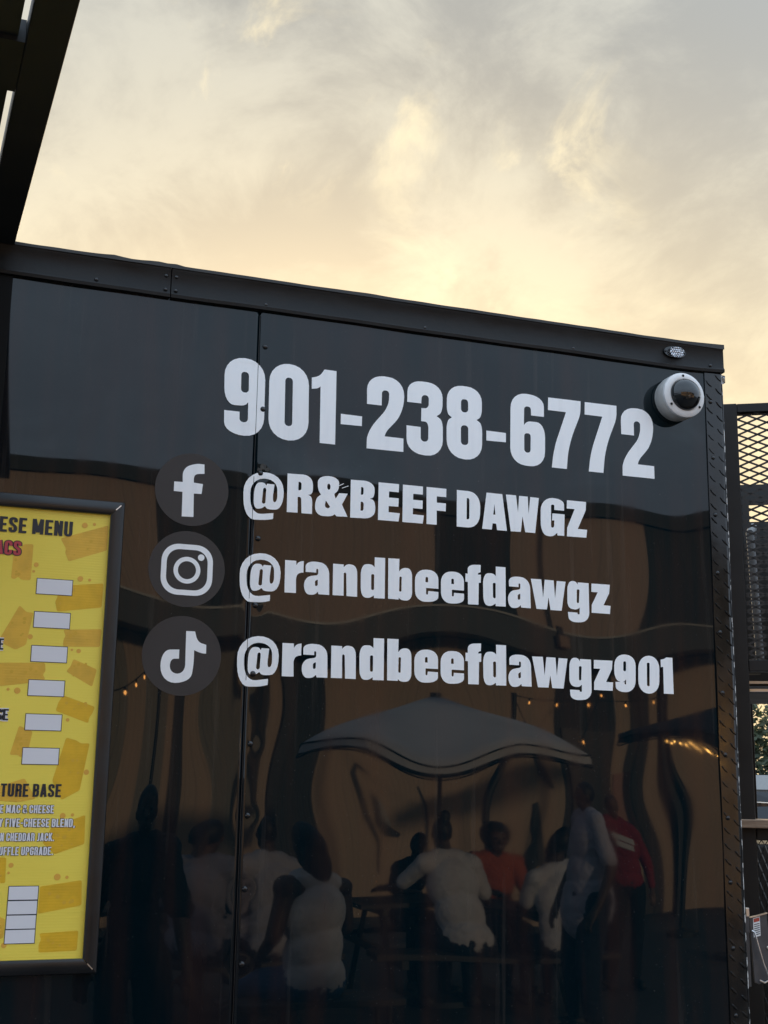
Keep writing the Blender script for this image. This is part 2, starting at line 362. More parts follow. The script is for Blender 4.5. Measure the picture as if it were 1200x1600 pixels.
# corner: folded tread plate
mb = MB(); V = []
prof = [(TRIM-0.001, -0.0016), (TRIM-0.001, -0.0042), (CORNER-0.012, -0.0042), (CORNER-0.006, -0.0036), (CORNER-0.001, -0.001), (CORNER+0.001, 0.004), (CORNER+0.001, 0.055), (CORNER-0.003, 0.055), (CORNER-0.003, 0.004)]
zs = [0.48+(RAILB-0.002-0.48)*i/60 for i in range(61)]; m = len(prof)
for z in zs:
    for x, y in prof: V.append((x+0.0005*math.sin(17*z), y+0.0005*math.sin(21*z+1), z))
mb.add(V, [(i*m+j, i*m+(j+1) % m, (i+1)*m+(j+1) % m, (i+1)*m+j) for i in range(60) for j in range(m)]+[tuple(range(m)), tuple(60*m+j for j in range(m))])
trim = mb.build('corner_trim', M_plate, trailer, smooth=True)
mb = MB()
z = 0.52; k = 0
def tread(c, u, v, nrm, L=0.0135, Wd=0.0030, H=0.0024):
    c, u, v, nrm = map(Vector, (c, u, v, nrm))
    base = [c-u*L, c-u*L*0.45-v*Wd, c+u*L*0.45-v*Wd, c+u*L, c+u*L*0.45+v*Wd, c-u*L*0.45+v*Wd]
    topv = [c-u*L*0.62+nrm*H, c-u*L*0.3-v*Wd*0.45+nrm*H, c+u*L*0.3-v*Wd*0.45+nrm*H, c+u*L*0.62+nrm*H, c+u*L*0.3+v*Wd*0.45+nrm*H, c-u*L*0.3+v*Wd*0.45+nrm*H]
    mb.add(base+topv, [(i, (i+1) % 6, 6+(i+1) % 6, 6+i) for i in range(6)]+[tuple(range(6, 12))])
while z < RAILB-0.02:
    for col, off in ((1.8865, 0.0), (1.9165, 0.019)):
        a = R(-42)
        tread((col, -0.0042, z+off), (math.cos(a), 0, math.sin(a)), (-math.sin(a), 0, math.cos(a)), (0, -1, 0))
    tread((CORNER+0.001, 0.018, z), (0, 0.7, 0.7), (0, -0.7, 0.7), (1, 0, 0)); tread((CORNER+0.001, 0.04, z+0.019), (0, 0.7, 0.7), (0, -0.7, 0.7), (1, 0, 0))
    z += 0.038
tag(mb.build('tread_pattern', M_plate, trim, recalc=False), kind='stuff')
mb = MB(); V = []; n = 150
for i in range(n+1):
    z = 0.50+(RAILB-0.01-0.50)*i/n; w = 0.0006+0.0011*max(0, noise.noise(Vector((0, 3, z*45))))
    for dx, dy in ((-0.0035, -0.0034), (-0.001+w, -0.0016-w), (0.0018+w*0.5, 0.0015), (0.0014, 0.005)): V.append((CORNER+dx+0.0005*math.sin(17*z), dy, z))
mb.add(V, [(i*4+j, i*4+j+1, i*4+j+5, i*4+j+4) for i in range(n) for j in range(3)]).build('chipped_edge', M_edge, trim, recalc=False)
# rivets (one shared mesh)
riv = MB().lathe([(0.0068, 0), (0.0066, 0.0012), (0.0050, 0.0030), (0.0028, 0.0040), (0.0009, 0.0043)], (0, 0, 0), (0, -1, 0), 14).mesh('rivet', M_rivet, smooth=True)
for x, z in RIV_SEAM: inst('rivet', riv, (x, skin_y(x, z)-0.0002, z), trailer)
for k in range(15): inst('rivet', riv, (1.8905, -0.0040, 2.711-0.1565*k), trailer, scale=(0.9, 0.9, 0.9))
for x, z in ((0.248, 2.809), (0.648, 2.806), (1.057, 2.805), (1.473, 2.806), (1.891, 2.813)): inst('rivet', riv, (x, -0.0085, z), trailer, scale=(0.75, 0.75, 0.75))
for x in (0.407, 0.431):
    for z in (2.809, 2.843): inst('rivet', riv, (x, -0.0085, z), trailer, scale=(0.7, 0.7, 0.7))
for x in (-0.35, -0.75, -1.15, -1.6, -2.0): inst('rivet', riv, (x, -0.0085, 2.807), trailer, scale=(0.75, 0.75, 0.75))
# torn flake of old sealant by the seam
mb = MB()
for cx, cz, r in ((0.657, 2.408, 0.010), (0.668, 2.402, 0.008), (0.649, 2.400, 0.006)):
    pts = [(cx+r*(0.6+0.7*random.random())*math.cos(t*0.7), cz+r*(0.5+0.6*random.random())*math.sin(t*0.7)) for t in range(9)]
    flat([pts], lambda x, z: skin_y(x, z)-0.0008-0.0004*(cx > 0.66), mb)
mb.build('sealant_scab', vary(mat('old_sealant', (0.055, 0.05, 0.042), 0.7), (0.02, 0.018, 0.016), 60, 4), trailer, recalc=False)

# oval clear marker light on the rail
ml = bpy.data.objects.new('marker_light', None); link(ml, trailer); ORIGIN[ml.name] = (0, 0, 0)
ml.matrix_parent_inverse = Matrix.Translation(-Vector(ORIGIN[trailer.name]))
def oval(cx, cz, a, b, y0, prof, n=36):
    mb = MB(); V = []
    for s, h in prof:
        for j in range(n):
            t = 2*math.pi*j/n; V.append((cx+a*s*math.cos(t)*(1 if abs(math.cos(t)) < .75 else 1.04), y0-h, cz+b*s*math.sin(t)))
    F = [(i*n+j, i*n+(j+1) % n, (i+1)*n+(j+1) % n, (i+1)*n+j) for i in range(len(prof)-1) for j in range(n)]
    F += [tuple((len(prof)-1)*n+j for j in range(n)), tuple(range(n))]
    return mb.add(V, F)
MX, MZ = 1.7772, 2.8345
oval(MX, MZ, 0.033, 0.0165, -0.0085, [(1, 0), (1.0, 0.004), (0.97, 0.006)]).build('base', M_dome, ml, smooth=True)
mb = MB()
for i in range(-3, 4):
    for j in range(-2, 3):
        px, pz = MX+0.004+i*0.0052+(0.0026 if j % 2 else 0), MZ+j*0.0048
        if ((px-MX-0.003)/0.021)**2+((pz-MZ)/0.0125)**2 < 1: mb.lathe([(0.0026, 0), (0.0018, 0.0016), (0.0004, 0.0022)], (px, -0.0146, pz), (random.uniform(-.3, .3), -1, random.uniform(-.3, .3)), 6)
mb.build('reflector_facets', M_chrome, ml)
oval(MX+0.003, MZ, 0.0235, 0.0148, -0.0143, [(1, 0), (0.97, 0.006), (0.85, 0.010), (0.5, 0.0125), (0.15, 0.013)]).build('lens', M_glass_clear, ml, smooth=True)
for sx in (-1, 1): inst('screw', riv, (MX+sx*0.0285, -0.0148, MZ), ml, scale=(0.55, 0.55, 0.55))
# clear marker light on the end wall corner
el = bpy.data.objects.new('marker_light', None); link(el, trailer); ORIGIN[el.name] = (0, 0, 0)
el.matrix_parent_inverse = Matrix.Translation(-Vector(ORIGIN[trailer.name]))
bx('base', CORNER+0.0012, CORNER+0.005, 0.006, 0.046, 2.772, 2.800, M_grey_pl, el, 0.001)
mb = MB()
for j in range(3):
    for i in range(3): mb.lathe([(0.005, 0), (0.003, 0.003), (0.0005, 0.004)], (CORNER+0.0052, 0.014+i*0.012, 2.778+j*0.008), (1, 0, 0), 6)
mb.build('reflector_facets', M_chrome, el)
bx('lens', CORNER+0.005, CORNER+0.019, 0.009, 0.043, 2.775, 2.798, M_glass_clear, el, 0.003)

# ---------------------------------------------------------------- serving hatch held open above the window
HA, HK = R(0.5), 0.046
def hp(u, s, w=0.0):   # u along the trailer, s outward along the hatch, w up through its thickness
    return Vector((0.0632+u+HK*s, -0.012-s*math.cos(HA)-w*math.sin(HA)*-1, 2.862+s*math.sin(HA)+w*math.cos(HA)))
def hbox(mb, u0, u1, s0, s1, w0, w1):
    V = [hp(u, s, w) for w in (w0, w1) for u, s in ((u0, s0), (u1, s0), (u1, s1), (u0, s1))]
    return mb.add(V, [(0, 3, 2, 1), (4, 5, 6, 7), (0, 1, 5, 4), (1, 2, 6, 5), (2, 3, 7, 6), (3, 0, 4, 7)])
hatch = bpy.data.objects.new('serving_hatch', None); link(hatch, trailer); ORIGIN[hatch.name] = (0, 0, 0)
hatch.matrix_parent_inverse = Matrix.Translation(-Vector(ORIGIN[trailer.name]))
hatch['label'] = 'dark serving hatch propped open above the menu board'
BW = 0.066; HL = 2.46; HW = -1.95
hbox(MB(), -BW, 0, 0.0, HL, 0, 0.045).build('side_beam', M_dark, hatch, bevel=0.002)
hbox(MB(), HW, HW+BW, 0.0, HL, 0, 0.045).build('side_beam', M_dark, hatch, bevel=0.002)
hbox(MB(), HW+BW, -BW, HL-0.06, HL-0.0005, 0.001, 0.044).build('front_beam', M_dark, hatch)
hbox(MB(), HW+BW, -BW, 0.0005, 0.05, 0.001, 0.044).build('hinge_beam', M_dark, hatch)
hbox(MB(), HW+BW, -BW-0.0005, 0.655, 0.815, 0.0015, 0.043).build('cross_beam', M_dark, hatch)
hbox(MB(), HW+BW, -BW-0.0125, 0.052, 0.653, 0.010, 0.030).build('hatch_panel', M_hpanel, hatch)
hbox(MB(), HW+BW, -BW-0.0125, 0.817, HL-0.062, 0.010, 0.030).build('hatch_panel', M_hpanel, hatch)

# ---------------------------------------------------------------- lettering outlines on the wall (millimetres: x along the trailer, z up, corner radius)
GLYPH = {
 'N9': [[[559.5,2534.7],[596.2,2534.9],[596.9,2510,8.9],[616.8,2510.8,9],[615.8,2560.3],[608.2,2550.6,9.6],[558.9,2548.5,41.3],[555,2667.7,47.9],[654.5,2667.6,48.6],[656.1,2477.3,48.2],[561.3,2477.8,47.5]],[[596.5,2633.9,8.7],[614.9,2633.5,8.7],[616.2,2582.9,8.7],[597.5,2583,8.6]]],
 'N0': [[[664.3,2667.1,48.6],[762,2667.5,49.3],[765.2,2477.4,48.9],[666.8,2478.4,48.2]],[[703.8,2632.9,9.1],[722.6,2633.2,9.1],[724.5,2513,9.1],[705.7,2513.3,9.1]]],
 'N1': [[[769.4,2640.4],[789.1,2646.4,9.9],[800.8,2664.8],[831.1,2664.4],[832.2,2480],[793.4,2480],[791.9,2620.8],[785.4,2615.1,4.9],[769.9,2612.2]]],
 'N-': [[[844.6,2558.3],[898.6,2557.8],[898.4,2533.3],[844.9,2532.5]]],
 'N2': [[[911.7,2479.2],[1006.4,2479.6],[1006.3,2513.7],[957.3,2514],[961.8,2527.5,10.1],[1006.9,2578.5,40.6],[1006.9,2666.4,44.1],[909.7,2666.4,43.6],[910.5,2591],[948.5,2591.2],[948.5,2630.9,9.4],[967.7,2630.8,9.4],[966.9,2589.8,23.6],[911.9,2522,36.6]]],
 'N3': [[[1014.9,2608.6],[1052,2608.7],[1053.2,2631.4,8.9],[1072.1,2631.2,8.9],[1072,2598.1,12],[1052.5,2596.6],[1052.1,2563.3],[1071.6,2563,15.3],[1071.3,2511.8,9.5],[1051.5,2511.8,9.5],[1051.1,2547.9],[1013.9,2548.4],[1014.8,2478.4,43.8],[1110.2,2475.5,44.4],[1110,2570.5,20.6],[1093.2,2580.5],[1108.7,2591.9,20.6],[1109,2665.3,41.3],[1015.7,2666,37.4]]],
 'N8': [[[1134.2,2582.3],[1119.9,2591.4,20.6],[1121,2667.5,41.4],[1215.7,2667.4,41.9],[1215.6,2593.3,20.9],[1201.2,2582.6],[1216.4,2573.4,20.9],[1216.3,2476.3,45],[1120.6,2479,44.4],[1120,2571.7,20.6]],[[1158.7,2633.2,8.6],[1178,2633.3,8.7],[1178.1,2599.2,8.7],[1158.8,2599.1,8.6]],[[1158.6,2565.2,9],[1178.5,2565.3,9],[1178.6,2514.6,9],[1158.7,2514.7,8.9]]],
 'N6': [[[1389.1,2612.2],[1352.5,2612.1],[1352.4,2634.6,8.5],[1333.2,2634.6,8.5],[1332.3,2584.4],[1341.8,2595.4,8.8],[1392.1,2596.6,39.2],[1390.5,2476.6,42.5],[1292.9,2479.6,42],[1295.6,2668.5,42.3],[1389.4,2667.2,42.8]],[[1332.9,2563.6,8.5],[1351.3,2563.8,8.5],[1350,2512.5,8.5],[1332.5,2512.9,8.4]]],
 'N7': [[[1401.7,2666],[1495.5,2666.7],[1494.4,2630.5,14.4],[1459.6,2547.8,43],[1452.5,2480.9],[1409.8,2480.7],[1416.5,2532.2,32.1],[1452.6,2632.1],[1400.8,2632.1]]],
 '@': [[[686.4,2299.5],[685.9,2285.6],[666.2,2280.6,19.1],[615.7,2279.6,47.4],[611.2,2390.6,47.7],[707.7,2399.1,48.3],[710.8,2309.2,41.7],[670.2,2306.7,12.8],[666,2315.2,3.8],[657,2307.2,8],[638.2,2306.2,19.1],[638.2,2367.3,28.7],[661.2,2371.2,9.6],[667.2,2363.4],[668.7,2368.2],[686.7,2367.9],[683.5,2336.7,8],[685.3,2323.5,6.4],[694.7,2329.4,12.8],[692.9,2382.5,32.1],[627.9,2377,35],[631.3,2290.8,38]],[[660.1,2357.8,4.5],[667.4,2357.8,4.5],[666.1,2319.5,4.5],[657.5,2320.1,4.5]]],
 'R': [[[717.2,2397.6],[779.3,2399.3,24.4],[780.7,2353.9,14.6],[768.5,2350.7],[779.2,2346.3,11.4],[779.7,2305.5],[754,2305],[752.1,2343.9,5.8],[743.6,2343.4],[744.5,2305.5],[718.3,2304.9]],[[744.5,2379.8],[752,2379.8,4.9],[752.3,2360,4.9],[744.5,2359.9]]],
 '&': [[[800.5,2354],[792.2,2366.7,13],[791.3,2400.1,26.1],[844.4,2401.8,26.3],[845.2,2369.9,14.7],[832.7,2358.6,3.3],[837.1,2347.5],[845.4,2361.5],[866.9,2362.4],[852.9,2334.7],[867.5,2306],[840.2,2305],[835.6,2309.6],[827.2,2303.5,9.8],[787.2,2302.5,29.2],[786.1,2342.6,19.5]],[[815.2,2382.4,6.5],[823.1,2382.5,6.5],[823.5,2367.9,6.5],[815.5,2367.9,6.5]],[[812.5,2341.6,3.3],[823.8,2326.4],[819.8,2322,3.9],[810.2,2324.6,6.5]]],
 'B': [[[873.7,2397.5],[933.8,2398.8,28.2],[934.5,2359.4,16.6],[922.6,2355.2],[936.4,2351,16.6],[936.9,2306.8,26.5],[874.1,2304.8]],[[900,2381.8],[906.6,2381.8,6],[906.3,2363,5.9],[899.6,2363]],[[899.7,2345.7],[907.4,2345.7,6.6],[907.1,2323.9,6.6],[899.4,2323.9]]],
 'E': [[[944.1,2397.7],[996.5,2397.8],[996,2377.4],[971.1,2377.5],[970.9,2362.3],[995.9,2362.5],[995.5,2341.5],[970.6,2341.4],[970.5,2326.3],[999.3,2325.7],[996.4,2305.3],[944,2305]]],
 'F': [[[1068,2397.7],[1120.3,2397.6],[1120,2376.7],[1095.1,2376.5],[1095.2,2360.8],[1119.2,2360.8],[1118.9,2340.9],[1095,2340.9],[1095.2,2305.4],[1068.8,2305.3]]],
 'D': [[[1148.1,2397.6],[1211.6,2397.2,37],[1209.8,2305.8,36.8],[1148,2305.3]],[[1174.7,2379.6],[1181.8,2379.4,5.7],[1181.8,2326.3,5.7],[1174.3,2326.1]]],
 'A': [[[1228.2,2398.3],[1271,2398],[1283.2,2305.5],[1256.2,2305.4],[1254,2321.5],[1244.2,2321.5],[1242.3,2305.5],[1216,2305.4]],[[1249.3,2371.1],[1251.9,2344],[1246,2343.9]]],
 'W': [[[1281,2398.1],[1308.8,2398.5],[1313.9,2355.6],[1317.4,2398],[1341.3,2398],[1343.2,2353.9],[1348.2,2397.8],[1372.2,2397.4],[1361,2306.3],[1333.6,2306.2],[1326.2,2346.1],[1321.3,2306],[1293.6,2305.5]]],
 'G': [[[1443,2370.7],[1415.5,2370.8],[1415.6,2384.1,4.2],[1406.3,2383.7,4.2],[1405.5,2323.5,5],[1414.3,2325,5],[1415,2343],[1408.5,2342.9],[1409.7,2360.9],[1444.3,2361.3],[1442.4,2305.6],[1423.3,2305.4],[1422.5,2312.1],[1409.3,2300,12.6],[1376.2,2304.6,33.5],[1377.3,2399.6,33.6],[1443.5,2402.1,33.9]]],
 'Z': [[[1451.5,2399],[1506.3,2399.1],[1504.9,2377.3],[1481.2,2326.7],[1508.1,2326.7],[1505.3,2305.9],[1449.9,2305.3],[1451.2,2327.6],[1473.2,2377.6],[1450.6,2377.3]]],
 'r': [[[718.3,1998.6],[745.2,1998.7],[745.6,1988.6],[751.6,1997.1,4.8],[763.4,1999.6],[763.2,1972.2],[750.8,1970.1,7.9],[745.5,1960.3,6.3],[746.7,1923.1],[719,1922.9]]],
 'a': [[[768.4,1974.4],[767.6,2000.5,23.9],[825.3,1999.2,25.7],[827.3,1923.6],[801,1923.8],[799.6,1929.4],[790.2,1920.8,11.1],[766.1,1922.4,19],[764.9,1962.2,19.1],[799.1,1968.8,4.5],[799,1983.2,2.2],[794,1983.3,2.2],[794.3,1974.3]],[[791.5,1955.1,3.8],[798.7,1958],[798.8,1943.7,3.2],[792.2,1941.8,3.8]]],
 'n': [[[835.1,1998.4],[861.3,1998.4],[861.2,1992],[870.1,2000.5,6.5],[894.9,1997.8,19.4],[895.9,1923.6],[869.9,1923.8],[867.9,1978.8,3.2],[861.8,1979.5,3.2],[862.5,1924.1],[835.6,1924]]],
 'd': [[[938,2021.1],[964.5,2021.2],[964.8,1923.5],[937.7,1923.3],[937.3,1929.4],[924.5,1921.2,9.7],[905,1925.9,19.4],[903.4,2001.5,26],[929.7,2004.4,8.1],[938.4,1997.4]],[[930.1,1980.1,3.3],[937.7,1980.5,3.3],[937.7,1942,3.3],[930.5,1942.7,3.2]]],
 'b': [[[972.4,2021.5],[1000.6,2021.7],[1000.3,1991.2],[1008.5,2000.8,8.2],[1033.4,2001,19.8],[1034.3,1923.6,19.7],[1007.9,1921.6,9.8],[1000.2,1927.8],[999.9,1923.5],[973.3,1924.1]],[[1001.2,1979.2,3],[1007.1,1979.4,3],[1006.9,1942.6,3],[1001,1943,3]]],
 'e': [[[1101.7,1955.9],[1069.8,1956.1],[1069.9,1939.8,3.3],[1074.9,1940,3.3],[1075.5,1948.8],[1101.7,1948.3],[1101.9,1923.7,26.6],[1041.7,1921.3,26.4],[1040.8,1999.7,26.5],[1101.3,2001,26.7]],[[1068.1,1982.9,3],[1074.8,1982.9,3],[1075,1969.8],[1068.2,1970.1]]],
 'f': [[[1172.8,1998.5],[1178.6,1998.1],[1178.6,2020.5,18.5],[1213.2,2022.2],[1212.8,2004.1],[1205.9,2001.7,3.4],[1205.9,1997.7],[1213.9,1998.1],[1213.5,1978],[1208.1,1977.8],[1207.3,1923.6],[1179.8,1923.5],[1179,1978.1],[1172.5,1978.2]]],
 'w': [[[1349.2,1997.4],[1378.3,1997.7],[1382.6,1952.4],[1387.7,1997.5],[1412.8,1997.3],[1415.9,1952.8],[1421.2,1996.6],[1446,1996.4],[1433.7,1922.3],[1403,1922.5],[1397.7,1953.7],[1392.8,1923.1],[1364.2,1923]]],
 'g': [[[1511.3,1997],[1511.5,1897.7,24.5],[1453.8,1895,20.9],[1451.2,1920.6],[1478,1920.3],[1478.3,1916.2,2.1],[1484.1,1916.4,2.1],[1484.5,1933.5],[1475.5,1927,8.7],[1449.9,1930.4,17.4],[1451,1997,21],[1473,2000.8,8.8],[1480.2,1991.5],[1480.3,1997]],[[1477.3,1979.3,3.2],[1485,1979.3,3.2],[1482.7,1944.3,3.1],[1476.6,1944.4,3.1]]],
 'z': [[[1519.5,1996.7],[1572,1997],[1569.8,1975.5],[1552.6,1943.4],[1572.5,1943.1],[1570.4,1922.1],[1518.2,1922.5],[1519,1942.4],[1536.9,1975.4],[1518.6,1975.3]]],
 'h9': [[[1578.9,1944.8],[1604.9,1945.1],[1604.7,1939.9,1.8],[1609.1,1939.1,1.8],[1609.4,1952.2],[1600.5,1942.9,8.9],[1575.9,1950.8,21.3],[1577.5,2014,28.4],[1639.1,2014.4,28.7],[1635.5,1920.4,28.5],[1580.2,1920,24.8]],[[1602.8,1997.1,3.2],[1610.7,1997.1,3.2],[1610,1972.3,3.2],[1602.1,1972.7,3.2]]],
 'h0': [[[1646.3,2013.7,32.3],[1707.6,2015.2,32.5],[1704.2,1918.7,32.4],[1643.4,1918.9,32.1]],[[1670.6,1996.6,3.2],[1678.7,1996.6,3.2],[1676.7,1937.5,3.2],[1669.1,1937.9,3.2]]],
 'h1': [[[1710.9,2006.2],[1720.7,2008.1,3.6],[1728.2,2012.6],[1745.7,2012.4],[1746.3,1920.3],[1717.5,1920.6],[1718,1988.2],[1711,1987.2]]],
 'If': [[[473.1,2273.5],[499.9,2274.3],[498.2,2329],[515.9,2329.6],[518.2,2353],[497,2354.5],[496.3,2368.5,6],[501.9,2375.6,7.5],[520.6,2377.4],[519.5,2399.6],[498.2,2400,20],[469.8,2386,30],[471.5,2353.6],[452,2353.2],[452.1,2330.8],[472.1,2330.6]]],
 'Ik': [[[496.2,2014.1],[516.3,2014.2],[522.8,1990.7,12.5],[542.8,1985.5],[543.2,1965.5],[531.1,1966.3,7.5],[516,1972.2],[516.7,1938.1,20],[510.4,1899.7,45],[444.5,1896.6,45],[441.5,1970,40],[483,1972.1],[483.1,1951.7],[462.8,1950.8,20],[464.5,1918,20],[498,1919.4,20]]],
}
def letter(g, dx=0.0, dz=0.0, sx=1.0, x0=0.0, parent=None, name='letter', lift=0.0011):
    outs = [fillet([((((q[0]-x0)*sx+x0)+dx), q[1]+dz)+tuple(q[2:]) for q in c]) for c in GLYPH[g]]
    outs = [[(x/1000, z/1000) for x, z in o] for o in outs]
    return flat(outs, lambda x, z: skin_y(x, z)-lift-(0.0012 if x < SEAM else 0)).build(name, M_vinyl, parent, recalc=False)
def part_empty(name, label, parent):
    o = bpy.data.objects.new(name, None); link(o, parent); ORIGIN[o.name] = (0, 0, 0)
    o.matrix_parent_inverse = Matrix.Translation(-Vector(ORIGIN[parent.name]))
    if label: o['label'] = label
    return o
row = part_empty('phone_number_lettering', 'white phone number 901-238-6772', trailer)
for g, dx in (('N9', 0), ('N0', 0), ('N1', 0), ('N-', 0), ('N2', 0), ('N3', 0), ('N8', 0), ('N-', 383.2), ('N6', 0), ('N7', 0), ('N7', 105.9), ('N2', 703.2)):
    letter(g, dx, 0, parent=row, name='hyphen' if g == 'N-' else 'digit')
row = part_empty('handle_lettering', 'white lettering @R&BEEF DAWGZ', trailer)
for g, dx in (('@', 0), ('R', 0), ('&', 0), ('B', 0), ('E', 0), ('E', 62.3), ('F', 0), ('D', 0), ('A', 0), ('W', 0), ('G', 0), ('Z', 0)):
    letter(g, dx, 0, parent=row)
for dz, sx, tail, lab in ((192.4, 0.9975, 0, 'white lettering @randbeefdawgz beside the camera icon'), (0.0, 1.0, 1, 'white lettering @randbeefdawgz901')):
    row = part_empty('handle_lettering', lab, trailer)
    letter('@', -1.0 if not tail else 1.0, dz-382.7-(1 if tail else 2), parent=row)
    for g, dx in (('r', 0), ('a', 0), ('n', 0), ('d', 0), ('b', 0), ('e', 0), ('e', 67.1), ('f', 0), ('d', 314.9), ('a', 519.9), ('w', 0), ('g', 0), ('z', 0)):
        letter(g, dx, dz, sx, 718.9, row)
    if tail:
        for g in ('h9', 'h0', 'h1'): letter(g, 0, 0, parent=row, name='digit')
for (xa, za), (xb, zb) in (((0.8430, 2.3790), (0.8560, 2.3860)), ((0.8520, 2.3745), (0.8680, 2.3815))):
    d = Vector((xb-xa, 0, zb-za)); n = Vector((-d.z, 0, d.x)).normalized()*0.0007
    MB().add([Vector((xa, skin_y(xa, za)-0.0016, za))-n, Vector((xb, skin_y(xb, zb)-0.0016, zb))-n, Vector((xb, skin_y(xb, zb)-0.0016, zb))+n, Vector((xa, skin_y(xa, za)-0.0016, za))+n], [(0, 1, 2, 3)]).build('scratch', M_vinyl, trailer, recalc=False)
# three round social media emblems
for cx, cz, r, kind, lab in ((493.8, 2338.1, 84.6, 'f', 'charcoal disc with a white letter f'), (491.2, 2154.1, 86.6, 'c', 'charcoal disc with a white rounded camera outline'), (489.4, 1958.9, 88.4, 'k', 'charcoal disc with a white musical note')):
    ic = part_empty('round_emblem', lab, trailer)
    ring = circle(cx/1000, cz/1000, r/1000, 96); o = MB(); prev = None; c0 = (cx/1000, cz/1000)
    # concentric fill so that the disc follows the wavy sheet
    V = [(c0[0], skin_y(*c0)-0.0006, c0[1])]; K = 8
    for k in range(1, K+1):
        for x, z in ring:
            a, b = c0[0]+(x-c0[0])*k/K, c0[1]+(z-c0[1])*k/K; V.append((a, skin_y(a, b)-0.0006, b))
    F = [(0, 1+j, 1+(j+1) % 96) for j in range(96)]
    for k in range(K-1):
        F += [(1+k*96+j, 1+(k+1)*96+j, 1+(k+1)*96+(j+1) % 96, 1+k*96+(j+1) % 96) for j in range(96)]
    o.add(V, F).build('disc', M_disc, ic, smooth='all')
    yf = lambda x, z: skin_y(x, z)-0.0014
    if kind == 'f': letter('If', 0, 0, parent=ic, name='mark', lift=0.0002)
    elif kind == 'k': letter('Ik', 0, 0, parent=ic, name='mark', lift=0.0002)
    else:
        def rrect(x, z, w, h, rad): return [(a/1000, b/1000) for a, b in fillet([(x-w, z-h, rad), (x+w, z-h, rad), (x+w, z+h, rad), (x-w, z+h, rad)], 10)]
        flat([rrect(cx, cz-2, 58.5, 58.0, 40), rrect(cx, cz-2, 46.5, 46.0, 30)], yf).build('mark', M_vinyl, ic, recalc=False)
        flat([circle(cx/1000, (cz-3)/1000, 0.0305), circle(cx/1000, (cz-3)/1000, 0.0205)], yf).build('mark', M_vinyl, ic, recalc=False)
        flat([circle((cx+31)/1000, (cz+28)/1000, 0.0075, 24)], yf).build('mark', M_vinyl, ic, recalc=False)

# ================================================================== SECURITY CAMERA
CX, CZ = 1.7761, 2.7021
cam_t = thing('security_camera', (CX, -0.002, CZ), 'white round dome security camera on the trailer corner', 'camera')
ax = (0, -1, 0); c = (CX, -0.0018, CZ)
MB().lathe([(0.0585, 0.0), (0.0590, 0.004), (0.0590, 0.012)], c, ax, 64).build('mounting_base', M_grey_pl, cam_t, smooth=True)
MB().lathe([(0.0605, 0.0122), (0.0615, 0.015), (0.0615, 0.040), (0.0605, 0.043)], c, ax, 64).build('housing', M_grey_pl, cam_t, smooth=True)
MB().lathe([(0.0605, 0.0432), (0.0614, 0.0475), (0.0606, 0.0515), (0.0580, 0.0535), (0.0470, 0.0565), (0.0435, 0.0555), (0.0435, 0.0500)], c, ax, 72).build('front_ring', M_white_pl, cam_t, smooth=True)
MB().lathe([(0.0434, 0.0520)]+[(0.0434*math.cos(R(a)), 0.0540+0.0330*math.sin(R(a))) for a in (0, 8, 16, 25, 35, 45, 55, 65, 75, 83, 88.5)], c, ax, 64).build('dome', M_dome, cam_t, smooth='all')
for a in (95, 215, 325):
    MB().lathe([(0.0034, 0.0), (0.0034, 0.0016), (0.0005, 0.0018)], (CX+0.0520*math.cos(R(a)), -0.0018-0.0553, CZ+0.0520*math.sin(R(a))), ax, 10).build('screw', M_black, cam_t)

# ================================================================== MENU BOARD
PX0, PX1, PZ0, PZ1 = -0.30, 0.3135, 1.3275, 2.2610
menu = thing('menu_board', (0.007, -0.004, PZ0-0.035), 'yellow cheese menu poster in a black frame hung on the trailer', 'menu board')
FW = 0.030
def bar(pts_in, pts_out):
    mb = MB(); prof = lambda a, b: [(a, -0.0105), (a, -0.0185), (a.lerp(b, 0.18), -0.0215), (a.lerp(b, 0.72), -0.0225), (a.lerp(b, 0.93), -0.0195), (b, -0.0140), (b, -0.0040), (a, -0.0040)]
    V = []
    for a, b in zip(pts_in, pts_out):
        for p, y in prof(Vector(a), Vector(b)): V.append((p.x, y, p.y))
    n = 8
    return mb.add(V, [(j, (j+1) % n, n+(j+1) % n, n+j) for j in range(n)]+[tuple(range(n)), tuple(range(n, 2*n))]).build('frame_bar', M_frame, menu, smooth=True)
g = 0.0007
I = [(PX0, PZ0), (PX1, PZ0), (PX1, PZ1), (PX0, PZ1)]; O = [(PX0-FW, PZ0-FW), (PX1+FW, PZ0-FW), (PX1+FW, PZ1+FW), (PX0-FW, PZ1+FW)]
for i in range(4):
    j = (i+1) % 4; e = (Vector(I[j])-Vector(I[i])).normalized()*g
    bar([Vector(I[i])+e, Vector(I[j])-e], [Vector(O[i])+e, Vector(O[j])-e])
for x, z, s in ((PX1+0.0155, PZ1+0.0155, 1), (PX1+0.0150, PZ0-0.0150, -1)):
    mb = MB(); d = Vector((0.0055, 0, 0.0055*s)); nn = Vector((0.0008, 0, -0.0008*s))
    mb.obox((x, -0.0222, z), d, nn, (0, 0.0008, 0)); mb.build('bare_mitre', M_alu, menu)
M_yel = mat('poster_yellow', (0.97, 0.77, 0.105), 0.40)
vary(M_yel, (0.90, 0.69, 0.08), 4.0, 4, .35, .75, rough2=0.55)
t = M_yel.node_tree; bs = t.nodes['Principled BSDF']
wv = t.nodes.new('ShaderNodeTexWave'); wv.bands_direction = 'Z'; wv.inputs['Scale'].default_value = 55; wv.inputs['Distortion'].default_value = 0.4
tcx = t.nodes.new('ShaderNodeTexCoord'); t.links.new(tcx.outputs['Object'], wv.inputs['Vector'])
